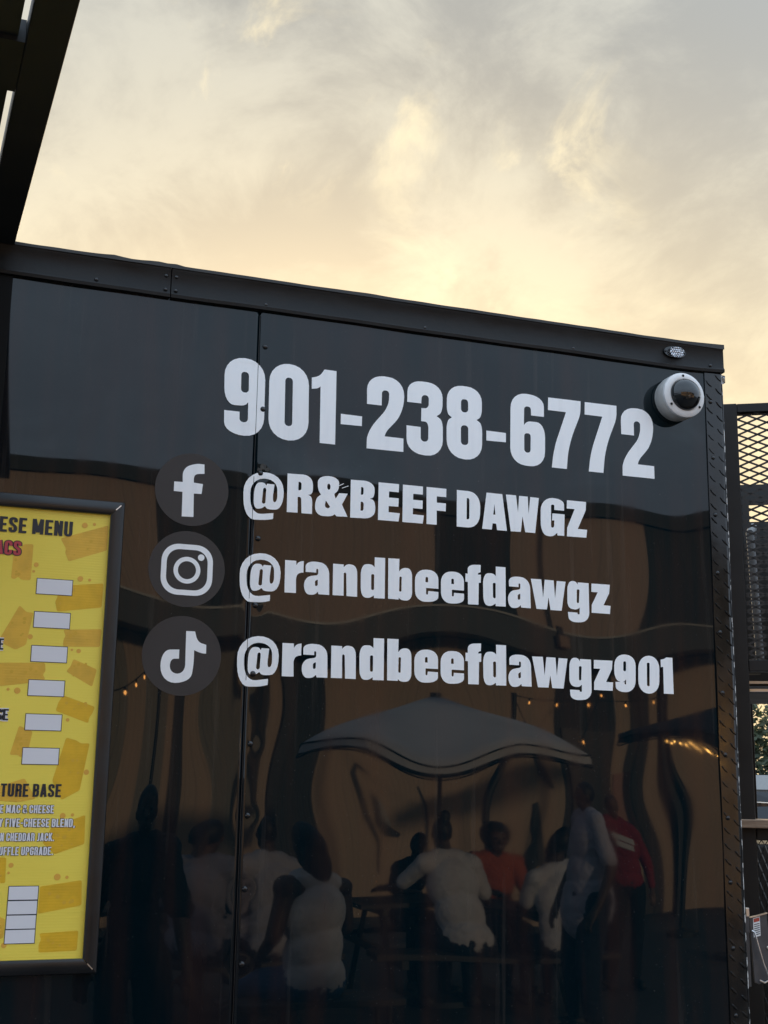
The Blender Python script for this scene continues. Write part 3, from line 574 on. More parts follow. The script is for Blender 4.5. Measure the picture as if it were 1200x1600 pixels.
bpn = t.nodes.new('ShaderNodeBump'); bpn.inputs['Strength'].default_value = 0.08; bpn.inputs['Distance'].default_value = 0.002
t.links.new(wv.outputs['Fac'], bpn.inputs['Height']); t.links.new(bpn.outputs[0], bs.inputs['Normal'])
poster = bx('poster', PX0-0.008, PX1+0.008, -0.0100, -0.0065, PZ0-0.008, PZ1+0.008, M_yel, menu)
def orange(nm, c):
    m = vary(mat(nm, c, 0.45), tuple(q*0.85 for q in c), 30, 4, .4, .7); n = m.node_tree; b = n.nodes['Principled BSDF']
    w2 = n.nodes.new('ShaderNodeTexWave'); w2.bands_direction = 'Z'; w2.inputs['Scale'].default_value = 55; w2.inputs['Distortion'].default_value = 0.4
    tq = n.nodes.new('ShaderNodeTexCoord'); n.links.new(tq.outputs['Object'], w2.inputs['Vector'])
    bq = n.nodes.new('ShaderNodeBump'); bq.inputs['Strength'].default_value = 0.08; bq.inputs['Distance'].default_value = 0.002
    n.links.new(w2.outputs['Fac'], bq.inputs['Height']); n.links.new(bq.outputs[0], b.inputs['Normal']); return m
M_ch = [orange('cheese_print', (0.84, 0.49, 0.05)), orange('cheese_print_deep', (0.82, 0.48, 0.018))]
M_hole = mat('cheese_hole_print', (0.74, 0.43, 0.035), 0.45); M_dot = mat('crumb_print', (0.80, 0.42, 0.06), 0.45)
M_ink = mat('dark_ink', (0.016, 0.020, 0.030), 0.45); M_white_ink = mat('white_print', (0.80, 0.79, 0.82), 0.45); M_red = mat('red_ink', (0.50, 0.05, 0.07), 0.45)
CHEESE = [[[209.8, 2200.3], [310.3, 2237.4], [310.6, 2181.3], [230.1, 2150.8], [221.7, 2169.3], [223.2, 2177.9]], [[134.1, 2181.6], [154.0, 2183.2], [153.7, 2104.4], [133.9, 2104.1], [127.4, 2111.0], [121.0, 2104.3], [113.0, 2105.8], [114.2, 2154.9]], [[210.6, 2095.7], [307.9, 2107.4], [307.1, 2054.5], [213.4, 2039.9], [207.9, 2061.0], [212.2, 2071.7]], [[135.0, 2048.7], [150.9, 2034.8], [164.8, 2034.5], [154.1, 1965.2], [133.3, 1954.0], [109.0, 1965.0], [100.3, 1976.7]], [[229.1, 2001.6], [310.1, 2007.0], [308.4, 1968.4], [230.6, 1965.6], [231.5, 1982.1], [235.1, 1988.5]], [[80, 1924], [196.2, 1929.1], [198.5, 1910.9], [193.0, 1904.5], [199.7, 1893.6], [165.9, 1885.2], [80, 1872]], [[254.4, 1939.9], [305.4, 1919.6], [297.6, 1882.2], [241.2, 1912.7], [250.4, 1925.4]], [[238.7, 1861.7], [306.4, 1839.7], [301.3, 1824.3], [295.8, 1817.0], [294.5, 1804.8], [225.1, 1828.9], [229.8, 1847.2]], [[153.0, 1795.7], [181.1, 1784.6], [175.8, 1749.7], [160.8, 1729.7], [155.6, 1735.5], [138.3, 1735.1]], [[250.7, 1773.4], [272.9, 1768.0], [281.3, 1762.1], [300.3, 1762.6], [285.7, 1664.7], [249.6, 1644.6], [228.3, 1683.6]], [[172.2, 1688.0], [187.8, 1662.2], [197.6, 1646.7], [163.9, 1639.5], [110, 1642.6], [108, 1666.6]], [[232.8, 1588.2], [300.7, 1614.4], [302.8, 1555.4], [243.4, 1534.9], [217.7, 1557.2]], [[218.8, 1470.6], [302.3, 1482.3], [304.8, 1432.1], [218.5, 1416.8]], [[223.8, 1378.3], [302.0, 1382.3], [301.2, 1343.0], [224.8, 1341.0], [224.4, 1358.4], [228.9, 1365.7]], [[105.1, 1528.7], [147.7, 1528.6], [149.1, 1478.1], [105, 1478.3]], [[120.0, 1420], [154.5, 1408.1], [154.0, 1371.8], [120.1, 1360]]]
BOX = [[167.4, 2109.1, 241.7, 2076.3], [167.0, 2037.2, 241.5, 2004.1], [166.6, 1964.4, 240.4, 1931.1], [166.0, 1891.9, 239.5, 1859.3], [165.2, 1820.4, 238.6, 1787.5], [164.3, 1750.3, 237.8, 1717.2], [157.5, 1471.3, 215.6, 1445.0], [157.3, 1442.8, 215.4, 1416.5], [157.1, 1414.5, 215.0, 1388.2], [156.6, 1386.5, 215.0, 1360.0]]
DOT = [[259.6, 2233.2, 6.0], [280.0, 2237.1, 3.4], [162.8, 2138.6, 5.1], [158.7, 2124.0, 3.0], [257.7, 2114.2, 6.0], [277.7, 2112.8, 3.2], [161.6, 1983.0, 5.3], [264.4, 1957.3, 4.7], [250.1, 1959.3, 2.6], [143.7, 1868.2, 6.4], [125.0, 1870.5, 3.2], [251.2, 1810.6, 3.8], [297.2, 1702.5, 5.5], [254.5, 1612.5, 5.7], [274.4, 1614.3, 3.4], [158.1, 1513.3, 4.9], [252.1, 1489.2, 6.6], [271.6, 1488.3, 3.4], [154.3, 1498.2, 2.7], [155.9, 1356.9, 5.3]]
YP = -0.0103
CHEESE += [[[a-o_, b-9] for a, b in c] for o_ in (205, 400) for c in CHEESE[:16] if min(q[0] for q in c)-o_ > -298 and max(q[0] for q in c)-o_ < 100]
for i, c in enumerate(CHEESE):
    pts = fillet([(a/1000, b/1000, 0.004) for a, b in c], 4)
    o = flat([pts], lambda x, z: YP).build('cheese_print', M_ch[1 if i in (2, 7, 9, 11, 12, 13, 14) else 0], poster, recalc=False)
    xs = [q[0] for q in c]; zs_ = [q[1] for q in c]; mb = MB(); cxm, czm = sum(xs)/len(xs), sum(zs_)/len(zs_)
    for k in range(5):
        a, b = cxm+random.uniform(-.30, .30)*(max(xs)-min(xs)), czm+random.uniform(-.26, .26)*(max(zs_)-min(zs_))
        flat([circle(a/1000, b/1000, random.uniform(1.6, 4.2)/1000, 14)], lambda x, z: YP-0.00015-k*0.00002, mb)
    mb.build('cheese_print', M_hole, poster, recalc=False)
for a, b, r in DOT: flat([circle(a/1000, b/1000, r/1000, 18)], lambda x, z: YP-0.00035).build('crumb_print', M_dot, poster, recalc=False)
for a, b, c_, d in BOX:
    q = lambda e: [(a/1000-e, d/1000-e), (c_/1000+e, d/1000-e), (c_/1000+e, b/1000+e), (a/1000-e, b/1000+e)]
    flat([q(0.0012)], lambda x, z: YP-0.0005).build('price_box_outline', M_ink, poster, recalc=False)
    flat([q(-0.0002)], lambda x, z: YP-0.0007).build('price_box', M_white_ink, poster, recalc=False)
# condensed capitals drawn with strokes
ST = 0.155; h_ = ST/2
def SK(w):
    L, Rr, B, T = h_, w-h_, h_, 1-h_
    return {'E': [[(Rr+h_, T), (L, T), (L, B), (Rr+h_, B)], [(L, .5), (Rr+.04, .5)]],
     'S': [[(Rr, .68), (Rr, T, .15), (L, T, .15), (L, .60, .12), (Rr, .40, .12), (Rr, B, .15), (L, B, .15), (L, .32)]],
     'N': [[(L, 0), (L, 1)], [(Rr, 0), (Rr, 1)], [(L, .99), (Rr, .01)]], 'U': [[(L, 1), (L, B, .16), (Rr, B, .16), (Rr, 1)]],
     'A': [[(h_, 0), (w/2-.02, 1)], [(w-h_, 0), (w/2+.02, 1)], [(.12, .25), (w-.12, .25)]],
     'C': [[(Rr, .64), (Rr, T, .15), (L, T, .15), (L, B, .15), (Rr, B, .15), (Rr, .36)]],
     'T': [[(0, T), (w, T)], [(w/2, 0), (w/2, T)]],
     'R': [[(L, 0), (L, T), (Rr, T, .14), (Rr, .5, .12), (L, .5)], [(.2, .5), (Rr, .46, .06), (Rr, 0)]],
     'B': [[(L, .52), (L, T), (Rr, T, .13), (Rr, .54, .1), (L, .52)], [(L, .5), (Rr, .5, .1), (Rr, B, .14), (L, B), (L, .52)]],
     '&': [[(w, .02), (L+.03, .74), (L+.03, T, .1), (Rr-.05, T, .1), (Rr-.05, .66, .1), (L, .40, .1), (L, B, .14), (Rr-.04, B, .14), (Rr, .48)]],
     'Y': [[(h_-.02, 1), (w/2, .38)], [(w-h_+.02, 1), (w/2, .38)], [(w/2, .5), (w/2, 0)]], 'F': [[(L, 0), (L, T), (Rr+h_, T)], [(L, .5), (Rr+.03, .5)]],
     'V': [[(h_, 1), (w/2-.02, 0)], [(w-h_, 1), (w/2+.02, 0)]], 'H': [[(L, 0), (L, 1)], [(Rr, 0), (Rr, 1)], [(L, .5), (Rr, .5)]],
     'L': [[(L, 1), (L, B), (w, B)]], 'D': [[(L, .5), (L, T), (Rr, T, .16), (Rr, B, .16), (L, B), (L, .5)]],
     'K': [[(L, 0), (L, 1)], [(Rr+.02, 1), (L+.05, .42)], [(L+.09, .56), (Rr+.04, 0)]],
     'G': [[(Rr, .66), (Rr, T, .15), (L, T, .15), (L, B, .15), (Rr, B, .15), (Rr, .46), (w/2, .46)]],
     'P': [[(L, 0), (L, T), (Rr, T, .15), (Rr, .44, .15), (L, .44)]],
     'M': [[(L, 0), (L, 1)], [(Rr, 0), (Rr, 1)], [(L+.01, 1), (w/2, .12)], [(Rr-.01, 1), (w/2, .12)]], 'I': [[(L, 0), (L, 1)]], '-': [[(.02, .45), (w-.02, .45)]],
     'J': [[(Rr, 1), (Rr, B, .14), (.02, B)]], '.': [[(w/2, 0), (w/2, .16)]], ',': [[(w/2+.02, .15), (w/2-.03, -.12)]]}
WID = {'M': .50, 'I': ST, '-': .24, 'J': .28, '.': .16, ',': .16, 'E': .345, 'F': .335, 'L': .33, 'T': .36, '&': .42, 'A': .41}
def stroke(mb, pts, th, X, Zf, y):
    P = []
    n = len(pts)
    for i, p in enumerate(pts):           # open polyline with rounded corners
        if len(p) > 2 and 0 < i < n-1:
            v = Vector(p[:2]); A = Vector(pts[i-1][:2])-v; B = Vector(pts[i+1][:2])-v
            a = v+A.normalized()*min(p[2], A.length/2); b = v+B.normalized()*min(p[2], B.length/2)
            for k in range(5):
                t = k/4; P.append(a*(1-t)**2+v*2*t*(1-t)+b*t*t)
        else: P.append(Vector(p[:2]))
    P = [q for i, q in enumerate(P) if i == 0 or (q-P[i-1]).length > 1e-4]
    V = []
    for i, p in enumerate(P):
        d0 = (p-P[i-1]).normalized() if i else (P[1]-p).normalized()
        d1 = (P[i+1]-p).normalized() if i < len(P)-1 else d0
        m = d0+d1
        m = m.normalized() if m.length > 1e-4 else d1
        nv = Vector((-m.y, m.x)); q = th/2/max(0.45, abs(m.dot(d1)))
        for s in (1, -1): w = p+nv*q*s; V.append((X(w.x), y, Zf(w.y)))
    mb.add(V, [(2*i, 2*i+1, 2*i+3, 2*i+2) for i in range(len(P)-1)])
def textline(s, key, kx0, kx1, zb, cap, m, outline=None, ow=0.0):
    GAP, SPC = 0.065, 0.19
    pos = []; x = 0
    for ch in s:
        if ch == ' ': pos.append(None); x += SPC; continue
        w = WID.get(ch, .38); pos.append((x, w)); x += w+GAP
    i0 = s.rindex(key); i1 = i0+len(key)-1
    a = pos[i0][0]; b = pos[i1][0]+pos[i1][1]; sc = (kx1-kx0)/(b-a)
    for i, ch in enumerate(s):
        if ch == ' ': continue
        gx, w = pos[i]; X = lambda u: kx0+(gx-a+u)*sc; Zf = lambda v: zb+v*cap
        if outline:
            mb = MB()
            for k, st in enumerate(SK(w)[ch]): stroke(mb, st, ST+ow, X, Zf, YP-0.0009-k*0.00004)
            mb.build('letter_outline', outline, poster, recalc=False)
        mb = MB()
        for k, st in enumerate(SK(w)[ch]): stroke(mb, st, ST, X, Zf, YP-0.0011-k*0.00004)
        mb.build('letter', m, poster, recalc=False)
for s, key, x0, x1, zb, zt, m, ol, ow in (
    ('ESE MENU', 'MENU', 149.0, 234.0, 2205.4, 2238.9, M_ink, None, 0), ('ACS', 'CS', 94.7, 129.0, 2156.3, 2186.9, M_red, M_ink, .10),
    ('E', 'E', 99.3, 108.6, 1952.4, 1976.3, M_ink, M_white_ink, .16), ('SE', 'E', 118.5, 129.8, 1805.7, 1829.4, M_ink, M_white_ink, .16),
    ('TURE BASE', 'BASE', 190.4, 247.9, 1650.4, 1677.0, M_ink, None, 0), ('E MAC & CHEESE', 'CHEESE', 186.3, 235.9, 1617.4, 1633.6, M_white_ink, M_ink, .11),
    ('Y FIVE-CHEESE BLEND,', 'BLEND', 233.5, 276.1, 1589.6, 1606.3, M_white_ink, M_ink, .11), ('N CHEDDAR JACK.', 'JACK', 205.5, 236.0, 1561.2, 1577.5, M_white_ink, M_ink, .11),
    ('UFFLE UPGRADE.', 'UPGRADE', 176.1, 235.8, 1533.1, 1549.6, M_white_ink, M_ink, .11)):
    textline(s, key, x0/1000, x1/1000, zb/1000, (zt-zb)/1000, m, ol, ow)

# ================================================================== SCREENED PORCH OF THE NEIGHBOURING TRAILER (right edge)
PA = Vector((2.129, 0.263, 0)); PU = Vector((0.857, -0.515, 0)).normalized(); PN = Vector((0.515, 0.857, 0)).normalized()
def pp(u, off, z): return PA+PU*u+PN*off+Vector((0, 0, z))
def pbox(mb, u0, u1, o0, o1, z0, z1):
    V = [pp(u, o, z) for z in (z0, z1) for u, o in ((u0, o0), (u1, o0), (u1, o1), (u0, o1))]
    return mb.add(V, [(0, 3, 2, 1), (4, 5, 6, 7), (0, 1, 5, 4), (1, 2, 6, 5), (2, 3, 7, 6), (3, 0, 4, 7)])
M_porch = vary(mat('porch_steel_black', (0.007, 0.007, 0.007), 0.45, spec=0.3), (0.013, 0.013, 0.013), 8, 4)
M_mesh = mat('expanded_steel', (0.010, 0.010, 0.010), 0.45)
M_wood = vary(mat('weathered_board', (0.36, 0.25, 0.17), 0.75), (0.22, 0.15, 0.10), 14, 6, .35, .7, (1, 1, 14), bump=0.2, bscale=70)
M_pale = vary(mat('pale_grey_steel', (0.36, 0.36, 0.36), 0.8, spec=0.1), (0.28, 0.28, 0.28), 9, 4)
porch = thing('screened_porch', pp(0.5, 0.3, 0), 'black steel porch with expanded mesh screens beside the trailer corner', 'porch')
for u0, u1 in ((-0.015, 0.030), (0.60, 0.645), (1.20, 1.245)): pbox(MB(), u0, u1, 0, 0.045, 0.0, 2.81).build('upright', M_porch, porch, bevel=0.003)
for o0 in (1.3,):
    for u0 in (0.1, 1.20): pbox(MB(), u0, u0+0.045, o0, o0+0.045, 0.0, 2.70).build('upright', M_porch, porch, bevel=0.003)
for u0, u1 in ((0.0305, 0.5995), (0.6455, 1.1995)):
    for z0, z1, nm in ((2.782, 2.809, 'top_rail'), (2.014, 2.047, 'middle_rail'), (1.548, 1.580, 'middle_rail'), (0.62, 0.66, 'bottom_rail')):
        pbox(MB(), u0, u1, 0.002, 0.043, z0, z1).build(nm, M_porch, porch, bevel=0.002)
    # upper screen: long diamonds lying on their side
    mb = MB(); sw, lw = 0.0120, 0.056; n = int((2.782-2.047)/sw)
    for i in range(n+1):
        z = 2.050+i*sw
        k = 0; u = u0
        while u < u1-0.002:
            ua, ub = u, min(u+lw/2, u1); s = 1 if (k+i) % 2 == 0 else -1
            za, zb = z-s*sw*0.5, z+s*sw*0.5
            mb.add([pp(ua, 0.015, za-0.0036), pp(ub, 0.015, zb-0.0036), pp(ub, 0.015, zb+0.0030), pp(ua, 0.015, za+0.0030), pp(ua, 0.034, za+0.0030), pp(ub, 0.034, zb+0.0030)], [(0, 1, 2, 3), (0, 1, 5, 4)])
            u += lw/2; k += 1
    tag(mb.build('expanded_mesh', M_mesh, porch, recalc=False), kind='stuff')
    # lower screen: same sheet turned upright
    mb = MB(); sw, lw = 0.0090, 0.050; n = int((u1-u0)/sw)
    for i in range(n+1):
        u = u0+i*sw; k = 0; z = 0.66
        while z < 1.547:
            za, zb = z, min(z+lw/2, 1.548); s = 1 if (k+i) % 2 == 0 else -1
            ua, ub = u-s*sw*0.5, u+s*sw*0.5
            mb.add([pp(ua-0.0016, 0.019, za), pp(ua+0.0022, 0.026, za), pp(ub+0.0022, 0.026, zb), pp(ub-0.0016, 0.019, zb)], [(0, 1, 2, 3)])
            z += lw/2; k += 1
    tag(mb.build('expanded_mesh', M_mesh, porch, recalc=False), kind='stuff')
pbox(MB(), -0.02, 1.26, -0.035, 0.07, 1.5815, 1.6045).build('wooden_ledge', M_wood, porch, bevel=0.003)
pbox(MB(), 0.06, 1.245, 0.047, 1.299, 0.56, 0.60).build('deck', M_porch, porch)
smk = thing('smoker_cabinet', pp(0.6, 0.9, 0.601), 'dark steel smoker cabinet with an added dark backing box behind the porch mesh', 'smoker')
pbox(MB(), 0.03, 1.18, 0.42, 1.25, 0.602, 1.52).build('dark_backing_box', M_dark, smk, bevel=0.01)  # dark box added behind the lower mesh for the porch's dark inside
mb = MB()
for uu in (0.10, 1.10):
    for oo in (0.65, 1.18): pbox(mb, uu, uu+0.03, oo, oo+0.03, 1.52, 2.0)
mb = MB(); pbox(mb, 0.66, 0.69, 0.65, 0.68, 1.52, 1.996); mb.build('leg', M_dark, smk)
mb = MB(); pbox(mb, 1.10, 1.13, 0.65, 0.68, 1.52, 1.996); mb.build('leg', M_dark, smk)
mb = MB(); pbox(mb, 1.10, 1.13, 1.18, 1.21, 1.52, 1.996); mb.build('leg', M_dark, smk)
mb = MB(); pbox(mb, 0.66, 0.69, 1.18, 1.21, 1.52, 1.996); mb.build('leg', M_dark, smk)
mb = MB()
pbox(mb, 0.035, 0.104, 0.60, 0.66, 1.997, 2.70); pbox(mb, 0.104, 1.2, 0.60, 0.66, 2.640, 2.70); pbox(mb, 0.104, 0.116, 0.60, 0.66, 1.997, 2.57)
pbox(mb, 0.116, 0.1235, 0.60, 0.66, 1.997, 2.32); pbox(mb, 0.116, 0.1235, 0.60, 0.66, 2.40, 2.57); pbox(mb, 0.1235, 1.2, 0.60, 0.66, 1.997, 2.57)
pbox(mb, 0.36, 1.2, 0.60, 0.66, 2.57, 2.64)
mb.build('hood_front', M_dark, smk)
pbox(MB(), 0.035, 1.2, 0.661, 1.24, 1.997, 2.02).build('hood_base', M_pale, smk)
MB().tube([pp(0.077, 0.30, 2.475), pp(0.0785, 0.30, 2.44), pp(0.090, 0.30, 2.06)], 0.0125, 14).build('vent_pipe', M_pale, smk, smooth=True)
MB().tube([pp(0.077, 0.30, 2.472), pp(0.090, 0.34, 2.500), pp(0.11, 0.60, 2.505)], 0.0125, 14).build('vent_pipe', M_pale, smk, smooth=True)
pbox(MB(), 0.006, 0.040, 0.28, 0.36, 1.975, 2.030).build('junction_box', M_pale, smk, bevel=0.003)
for z in (1.980, 2.004): pbox(MB(), 0.042, 0.60, 0.33, 0.345, z, z+0.008).build('conduit', M_alu, smk)
pbox(MB(), 0.04, 0.60, 0.346, 0.60, 1.998, 2.012).build('conduit_shelf', M_dark, smk)
pbox(MB(), 0.02, 0.09, 0.29, 0.33, 2.032, 2.062).build('pipe_shoe', M_dark, smk)

# ------------------------------------------------------------------ spring latch on the trailer's end
latch = thing('door_latch', (1.97, 0.05, 1.21), 'grey steel door latch with wire bail and warning label at the trailer end', 'latch')
M_lat = vary(mat('latch_steel', (0.085, 0.085, 0.09), 0.4, metal=0.3), (0.06, 0.06, 0.065), 30, 4)
mb = MB(); q = [(1.984, 1.3665), (2.036, 1.3765), (2.052, 1.225), (2.006, 1.205), (1.992, 1.21)]
V = [(x, y, z) for y in (0.056, 0.060) for x, z in q]
mb.add(V, [(0, 1, 2, 3, 4), (9, 8, 7, 6, 5)]+[(i, (i+1) % 5, 5+(i+1) % 5, 5+i) for i in range(5)]).build('plate', M_lat, latch, bevel=0.0008)
MB().obox((2.010, 0.0545, 1.3725), (0.026, 0, 0.005), (0, 0.0035, 0), (0, 0, 0.0012)).build('folded_edge', M_alu, latch)
bx('bracket', 1.9335, 1.980, 0.050, 0.070, 1.33, 1.372, M_lat, latch, 0.002)
bx('bracket', 1.9335, 1.9835, 0.058, 0.064, 1.20, 1.3295, M_lat, latch, 0.001)
bx('clip', 1.968, 1.978, 0.046, 0.054, 1.3705, 1.392, M_alu, latch, 0.001)
def lq(a, b, c, d, y): return [(1.984+0.052*u, y, 1.3665+0.010*u-v) for u, v in ((a, d), (b, d), (b, c), (a, c))]
M_lw = mat('label_white', (0.7, 0.7, 0.7), 0.5); M_lr = mat('label_red', (0.42, 0.06, 0.035), 0.5)
MB().add(lq(0.20, 0.60, 0.003, 0.050, 0.0555), [(0, 1, 2, 3)]).build('label', M_lw, latch, recalc=False)
MB().add(lq(0.23, 0.57, 0.005, 0.014, 0.0551), [(0, 1, 2, 3)]).build('label', M_lr, latch, recalc=False)
for k in range(6): MB().add(lq(0.24, 0.56, 0.0185+k*0.005, 0.0205+k*0.005, 0.0551), [(0, 1, 2, 3)]).build('label_line', M_ink, latch, recalc=False)
MB().tube([(1.987, 0.052, 1.336), (1.993, 0.048, 1.331), (2.000, 0.046, 1.300), (2.014, 0.046, 1.255), (2.027, 0.046, 1.226), (2.026, 0.046, 1.215), (2.015, 0.047, 1.210), (2.002, 0.050, 1.216)], 0.0022, 8).build('wire_bail', M_alu, latch, smooth=True)
MB().lathe([(0.004, 0), (0.004, 0.003), (0.001, 0.004)], (2.035, 0.0558, 1.293), (0, -1, 0), 12).build('bolt', M_alu, latch)

# ================================================================== BEYOND: parked cars, shed, utility pole, trees
M_glass = mat('car_glass', (0.01, 0.012, 0.015), 0.03); M_tyre = mat('tyre_rubber', (0.015, 0.015, 0.015), 0.8)
def car(loc, rz, paint, label, L=4.6, W=1.82, H=1.52):
    t = thing('parked_car', loc, label, 'car', 'cars parked beyond the porch')
    M = Matrix.Translation(Vector(loc)) @ Matrix.Rotation(rz, 4, 'Z')
    def P(x, y, z): return tuple(M @ Vector((x*L/4.6, y*W/1.82, z*H/1.52)))
    sec = [(-2.28, .30, .62, .70), (-2.22, .28, .90, .84), (-1.5, .26, .98, .90), (0, .25, .96, .91), (1.2, .26, .94, .90), (2.0, .28, .80, .84), (2.28, .32, .62, .68)]
    mb = MB(); V = []
    for x, z0, z1, hw in sec:
        V += [P(x, -hw, z0), P(x, -hw*1.0, z0+(z1-z0)*.55), P(x, -hw*.93, z1), P(x, hw*.93, z1), P(x, hw, z0+(z1-z0)*.55), P(x, hw, z0)]
    mb.add(V, [(i*6+j, i*6+(j+1) % 6, (i+1)*6+(j+1) % 6, (i+1)*6+j) for i in range(6) for j in range(6)]+[(0, 1, 2, 3, 4, 5), tuple(36+j for j in range(6))])
    mb.build('body', paint, t, smooth=True, bevel=0.03)
    cab = [(-2.0, .93, .80), (-1.35, 1.40, .62), (-0.6, 1.50, .62), (0.35, 1.46, .62), (1.15, .95, .80)]
    mb = MB(); V = []
    for x, z, hw in cab: V += [P(x, -hw, z), P(x, hw, z)]
    base = [P(-2.0, -.82, .92), P(-2.0, .82, .92), P(1.15, .82, .92), P(1.15, -.82, .92)]
    mb.add(V, [(2*i, 2*i+1, 2*i+3, 2*i+2) for i in (1, 2)]); mb.build('roof', paint, t, bevel=0.02)
    mb = MB(); mb.add(V, [(0, 1, 3, 2), (6, 7, 9, 8)]); mb.build('windscreen', M_glass, t)
    for s in (0, 1):
        mb = MB(); W_ = [V[2*i+s] for i in range(5)]; mb.add(W_, [(0, 1, 2, 3, 4)]); mb.build('side_window', M_glass, t)
        for xx in (-0.55, 0.38):
            a, b = Vector(P(xx, (.80 if s else -.80), .94)), Vector(P(xx-.02, (.63 if s else -.63), 1.47)); MB().tube([a, b], 0.03, 6).build('pillar', paint, t)
    for x in (-1.42, 1.38):
        for s in (-1, 1):
            w = MB().lathe([(0.18, 0), (0.30, 0.0), (0.33, 0.03), (0.33, 0.18), (0.30, 0.21), (0.18, 0.21)], P(x, s*.80-.10, .33), M.to_3x3() @ Vector((0, 1, 0)), 28).build('wheel', M_tyre, t, smooth=True)
            MB().lathe([(0.02, 0), (0.19, 0.0), (0.19, 0.215), (0.02, 0.215)], P(x, s*.80-.1025, .33), M.to_3x3() @ Vector((0, 1, 0)), 20).build('rim', M_alu, w)
    for s in (-1, 1):
        MB().obox(P(2.20, s*.58, .66), M.to_3x3() @ Vector((.06, 0, 0)), M.to_3x3() @ Vector((0, .17, 0)), (0, 0, .06)).build('headlight', M_chrome, t, bevel=0.02)
        MB().obox(P(-2.22, s*.62, .80), M.to_3x3() @ Vector((.05, 0, 0)), M.to_3x3() @ Vector((0, .14, 0)), (0, 0, .07)).build('tail_light', mat('tail_red', (.3, .01, .01), .2), t, bevel=0.02)
    return t
car((8.6, 9.0, 0), R(-28), mat('silver_blue_paint', (0.46, 0.52, 0.60), 0.2), 'silver blue car parked beyond the porch ledge', H=1.55)
car((12.2, 13.6, 0), R(-24), mat('white_paint', (0.75, 0.75, 0.74), 0.25), 'white car parked behind the silver blue car', H=1.62)
M_shed = vary(mat('shed_shingle', (0.20, 0.20, 0.20), 0.85), (0.26, 0.26, 0.25), 20, 4)
shed = thing('garden_shed', (24.5, 30.5, 0), 'low grey shed with hipped roof in front of the trees', 'shed')
bx('wall', 22.0, 27.0, 29.0, 32.0, 0, 1.55, vary(mat('shed_wall', (0.4, 0.39, 0.37), 0.8), (0.33, .32, .31), 4), shed)
MB().add([(21.7, 28.7, 1.55), (27.3, 28.7, 1.55), (27.3, 32.3, 1.55), (21.7, 32.3, 1.55), (23.3, 30.5, 1.98), (25.7, 30.5, 1.98)], [(0, 1, 5, 4), (1, 2, 5), (2, 3, 4, 5), (3, 0, 4), (0, 3, 2, 1)]).build('roof', M_shed, shed)
bx('door', 23.9, 24.8, 28.97, 28.995, 0, 1.45, M_wood, shed)
M_pole = vary(mat('utility_pole_wood', (0.17, 0.12, 0.08), 0.85), (0.11, 0.08, 0.055), 6, 5, .35, .7, (1, 1, .1))
up = thing('utility_pole', (21.2, 27.0, 0), 'wooden utility pole with crossarm standing before the trees', 'utility pole')
MB().tube([(21.2, 27.0, 0), (21.2, 27.0, 8.6)], 0.13, 12, r1=0.09).build('mast', M_pole, up, smooth=True)
MB().obox((21.2, 26.88, 7.9), (0.95, -0.75, 0), (0.04, 0.05, 0), (0, 0, 0.06)).build('crossarm', M_pole, up)
for k in (-1, -.4, .4, 1): MB().lathe([(0.03, 0), (0.05, 0.05), (0.03, 0.1)], (21.2+0.9*k, 26.88-0.71*k, 7.96), (0, 0, 1), 10).build('insulator', M_grey_pl, up)
for k, zz in ((-1, 8.05), (1, 8.05), (0, 4.6)):
    a = Vector((21.2+0.9*k, 26.88-0.71*k, zz)); d = Vector((0.78, -0.62, 0)).cross(Vector((0, 0, 1))) if k else Vector((0.80, -0.6, 0))
    MB().tube([a+Vector((0.79, -0.61, 0))*s+Vector((0, 0, 0.0016*(abs(s)-14)**2-0.31)) for s in range(-28, 29, 4)], 0.012, 5).build('wire', M_black, up)
M_bark = vary(mat('tree_bark', (0.09, 0.07, 0.055), 0.9), (0.05, 0.04, 0.03), 8, 5, bump=0.5, bscale=20)
M_leaf = []
for nm, c in (('leaf_green', (0.085, 0.105, 0.060)), ('leaf_olive', (0.105, 0.110, 0.070)), ('leaf_dark', (0.060, 0.080, 0.050))):
    m = mat(nm, c, 0.6); b = m.node_tree.nodes['Principled BSDF']; n = m.node_tree
    tr = n.nodes.new('ShaderNodeBsdfTranslucent'); tr.inputs[0].default_value = (c[0]*1.6, c[1]*1.8, c[2]*1.1, 1); ms = n.nodes.new('ShaderNodeMixShader'); ms.inputs[0].default_value = 0.35
    n.links.new(b.outputs[0], ms.inputs[1]); n.links.new(tr.outputs[0], ms.inputs[2]); n.links.new(ms.outputs[0], n.nodes['Material Output'].inputs[0]); M_leaf.append(m)
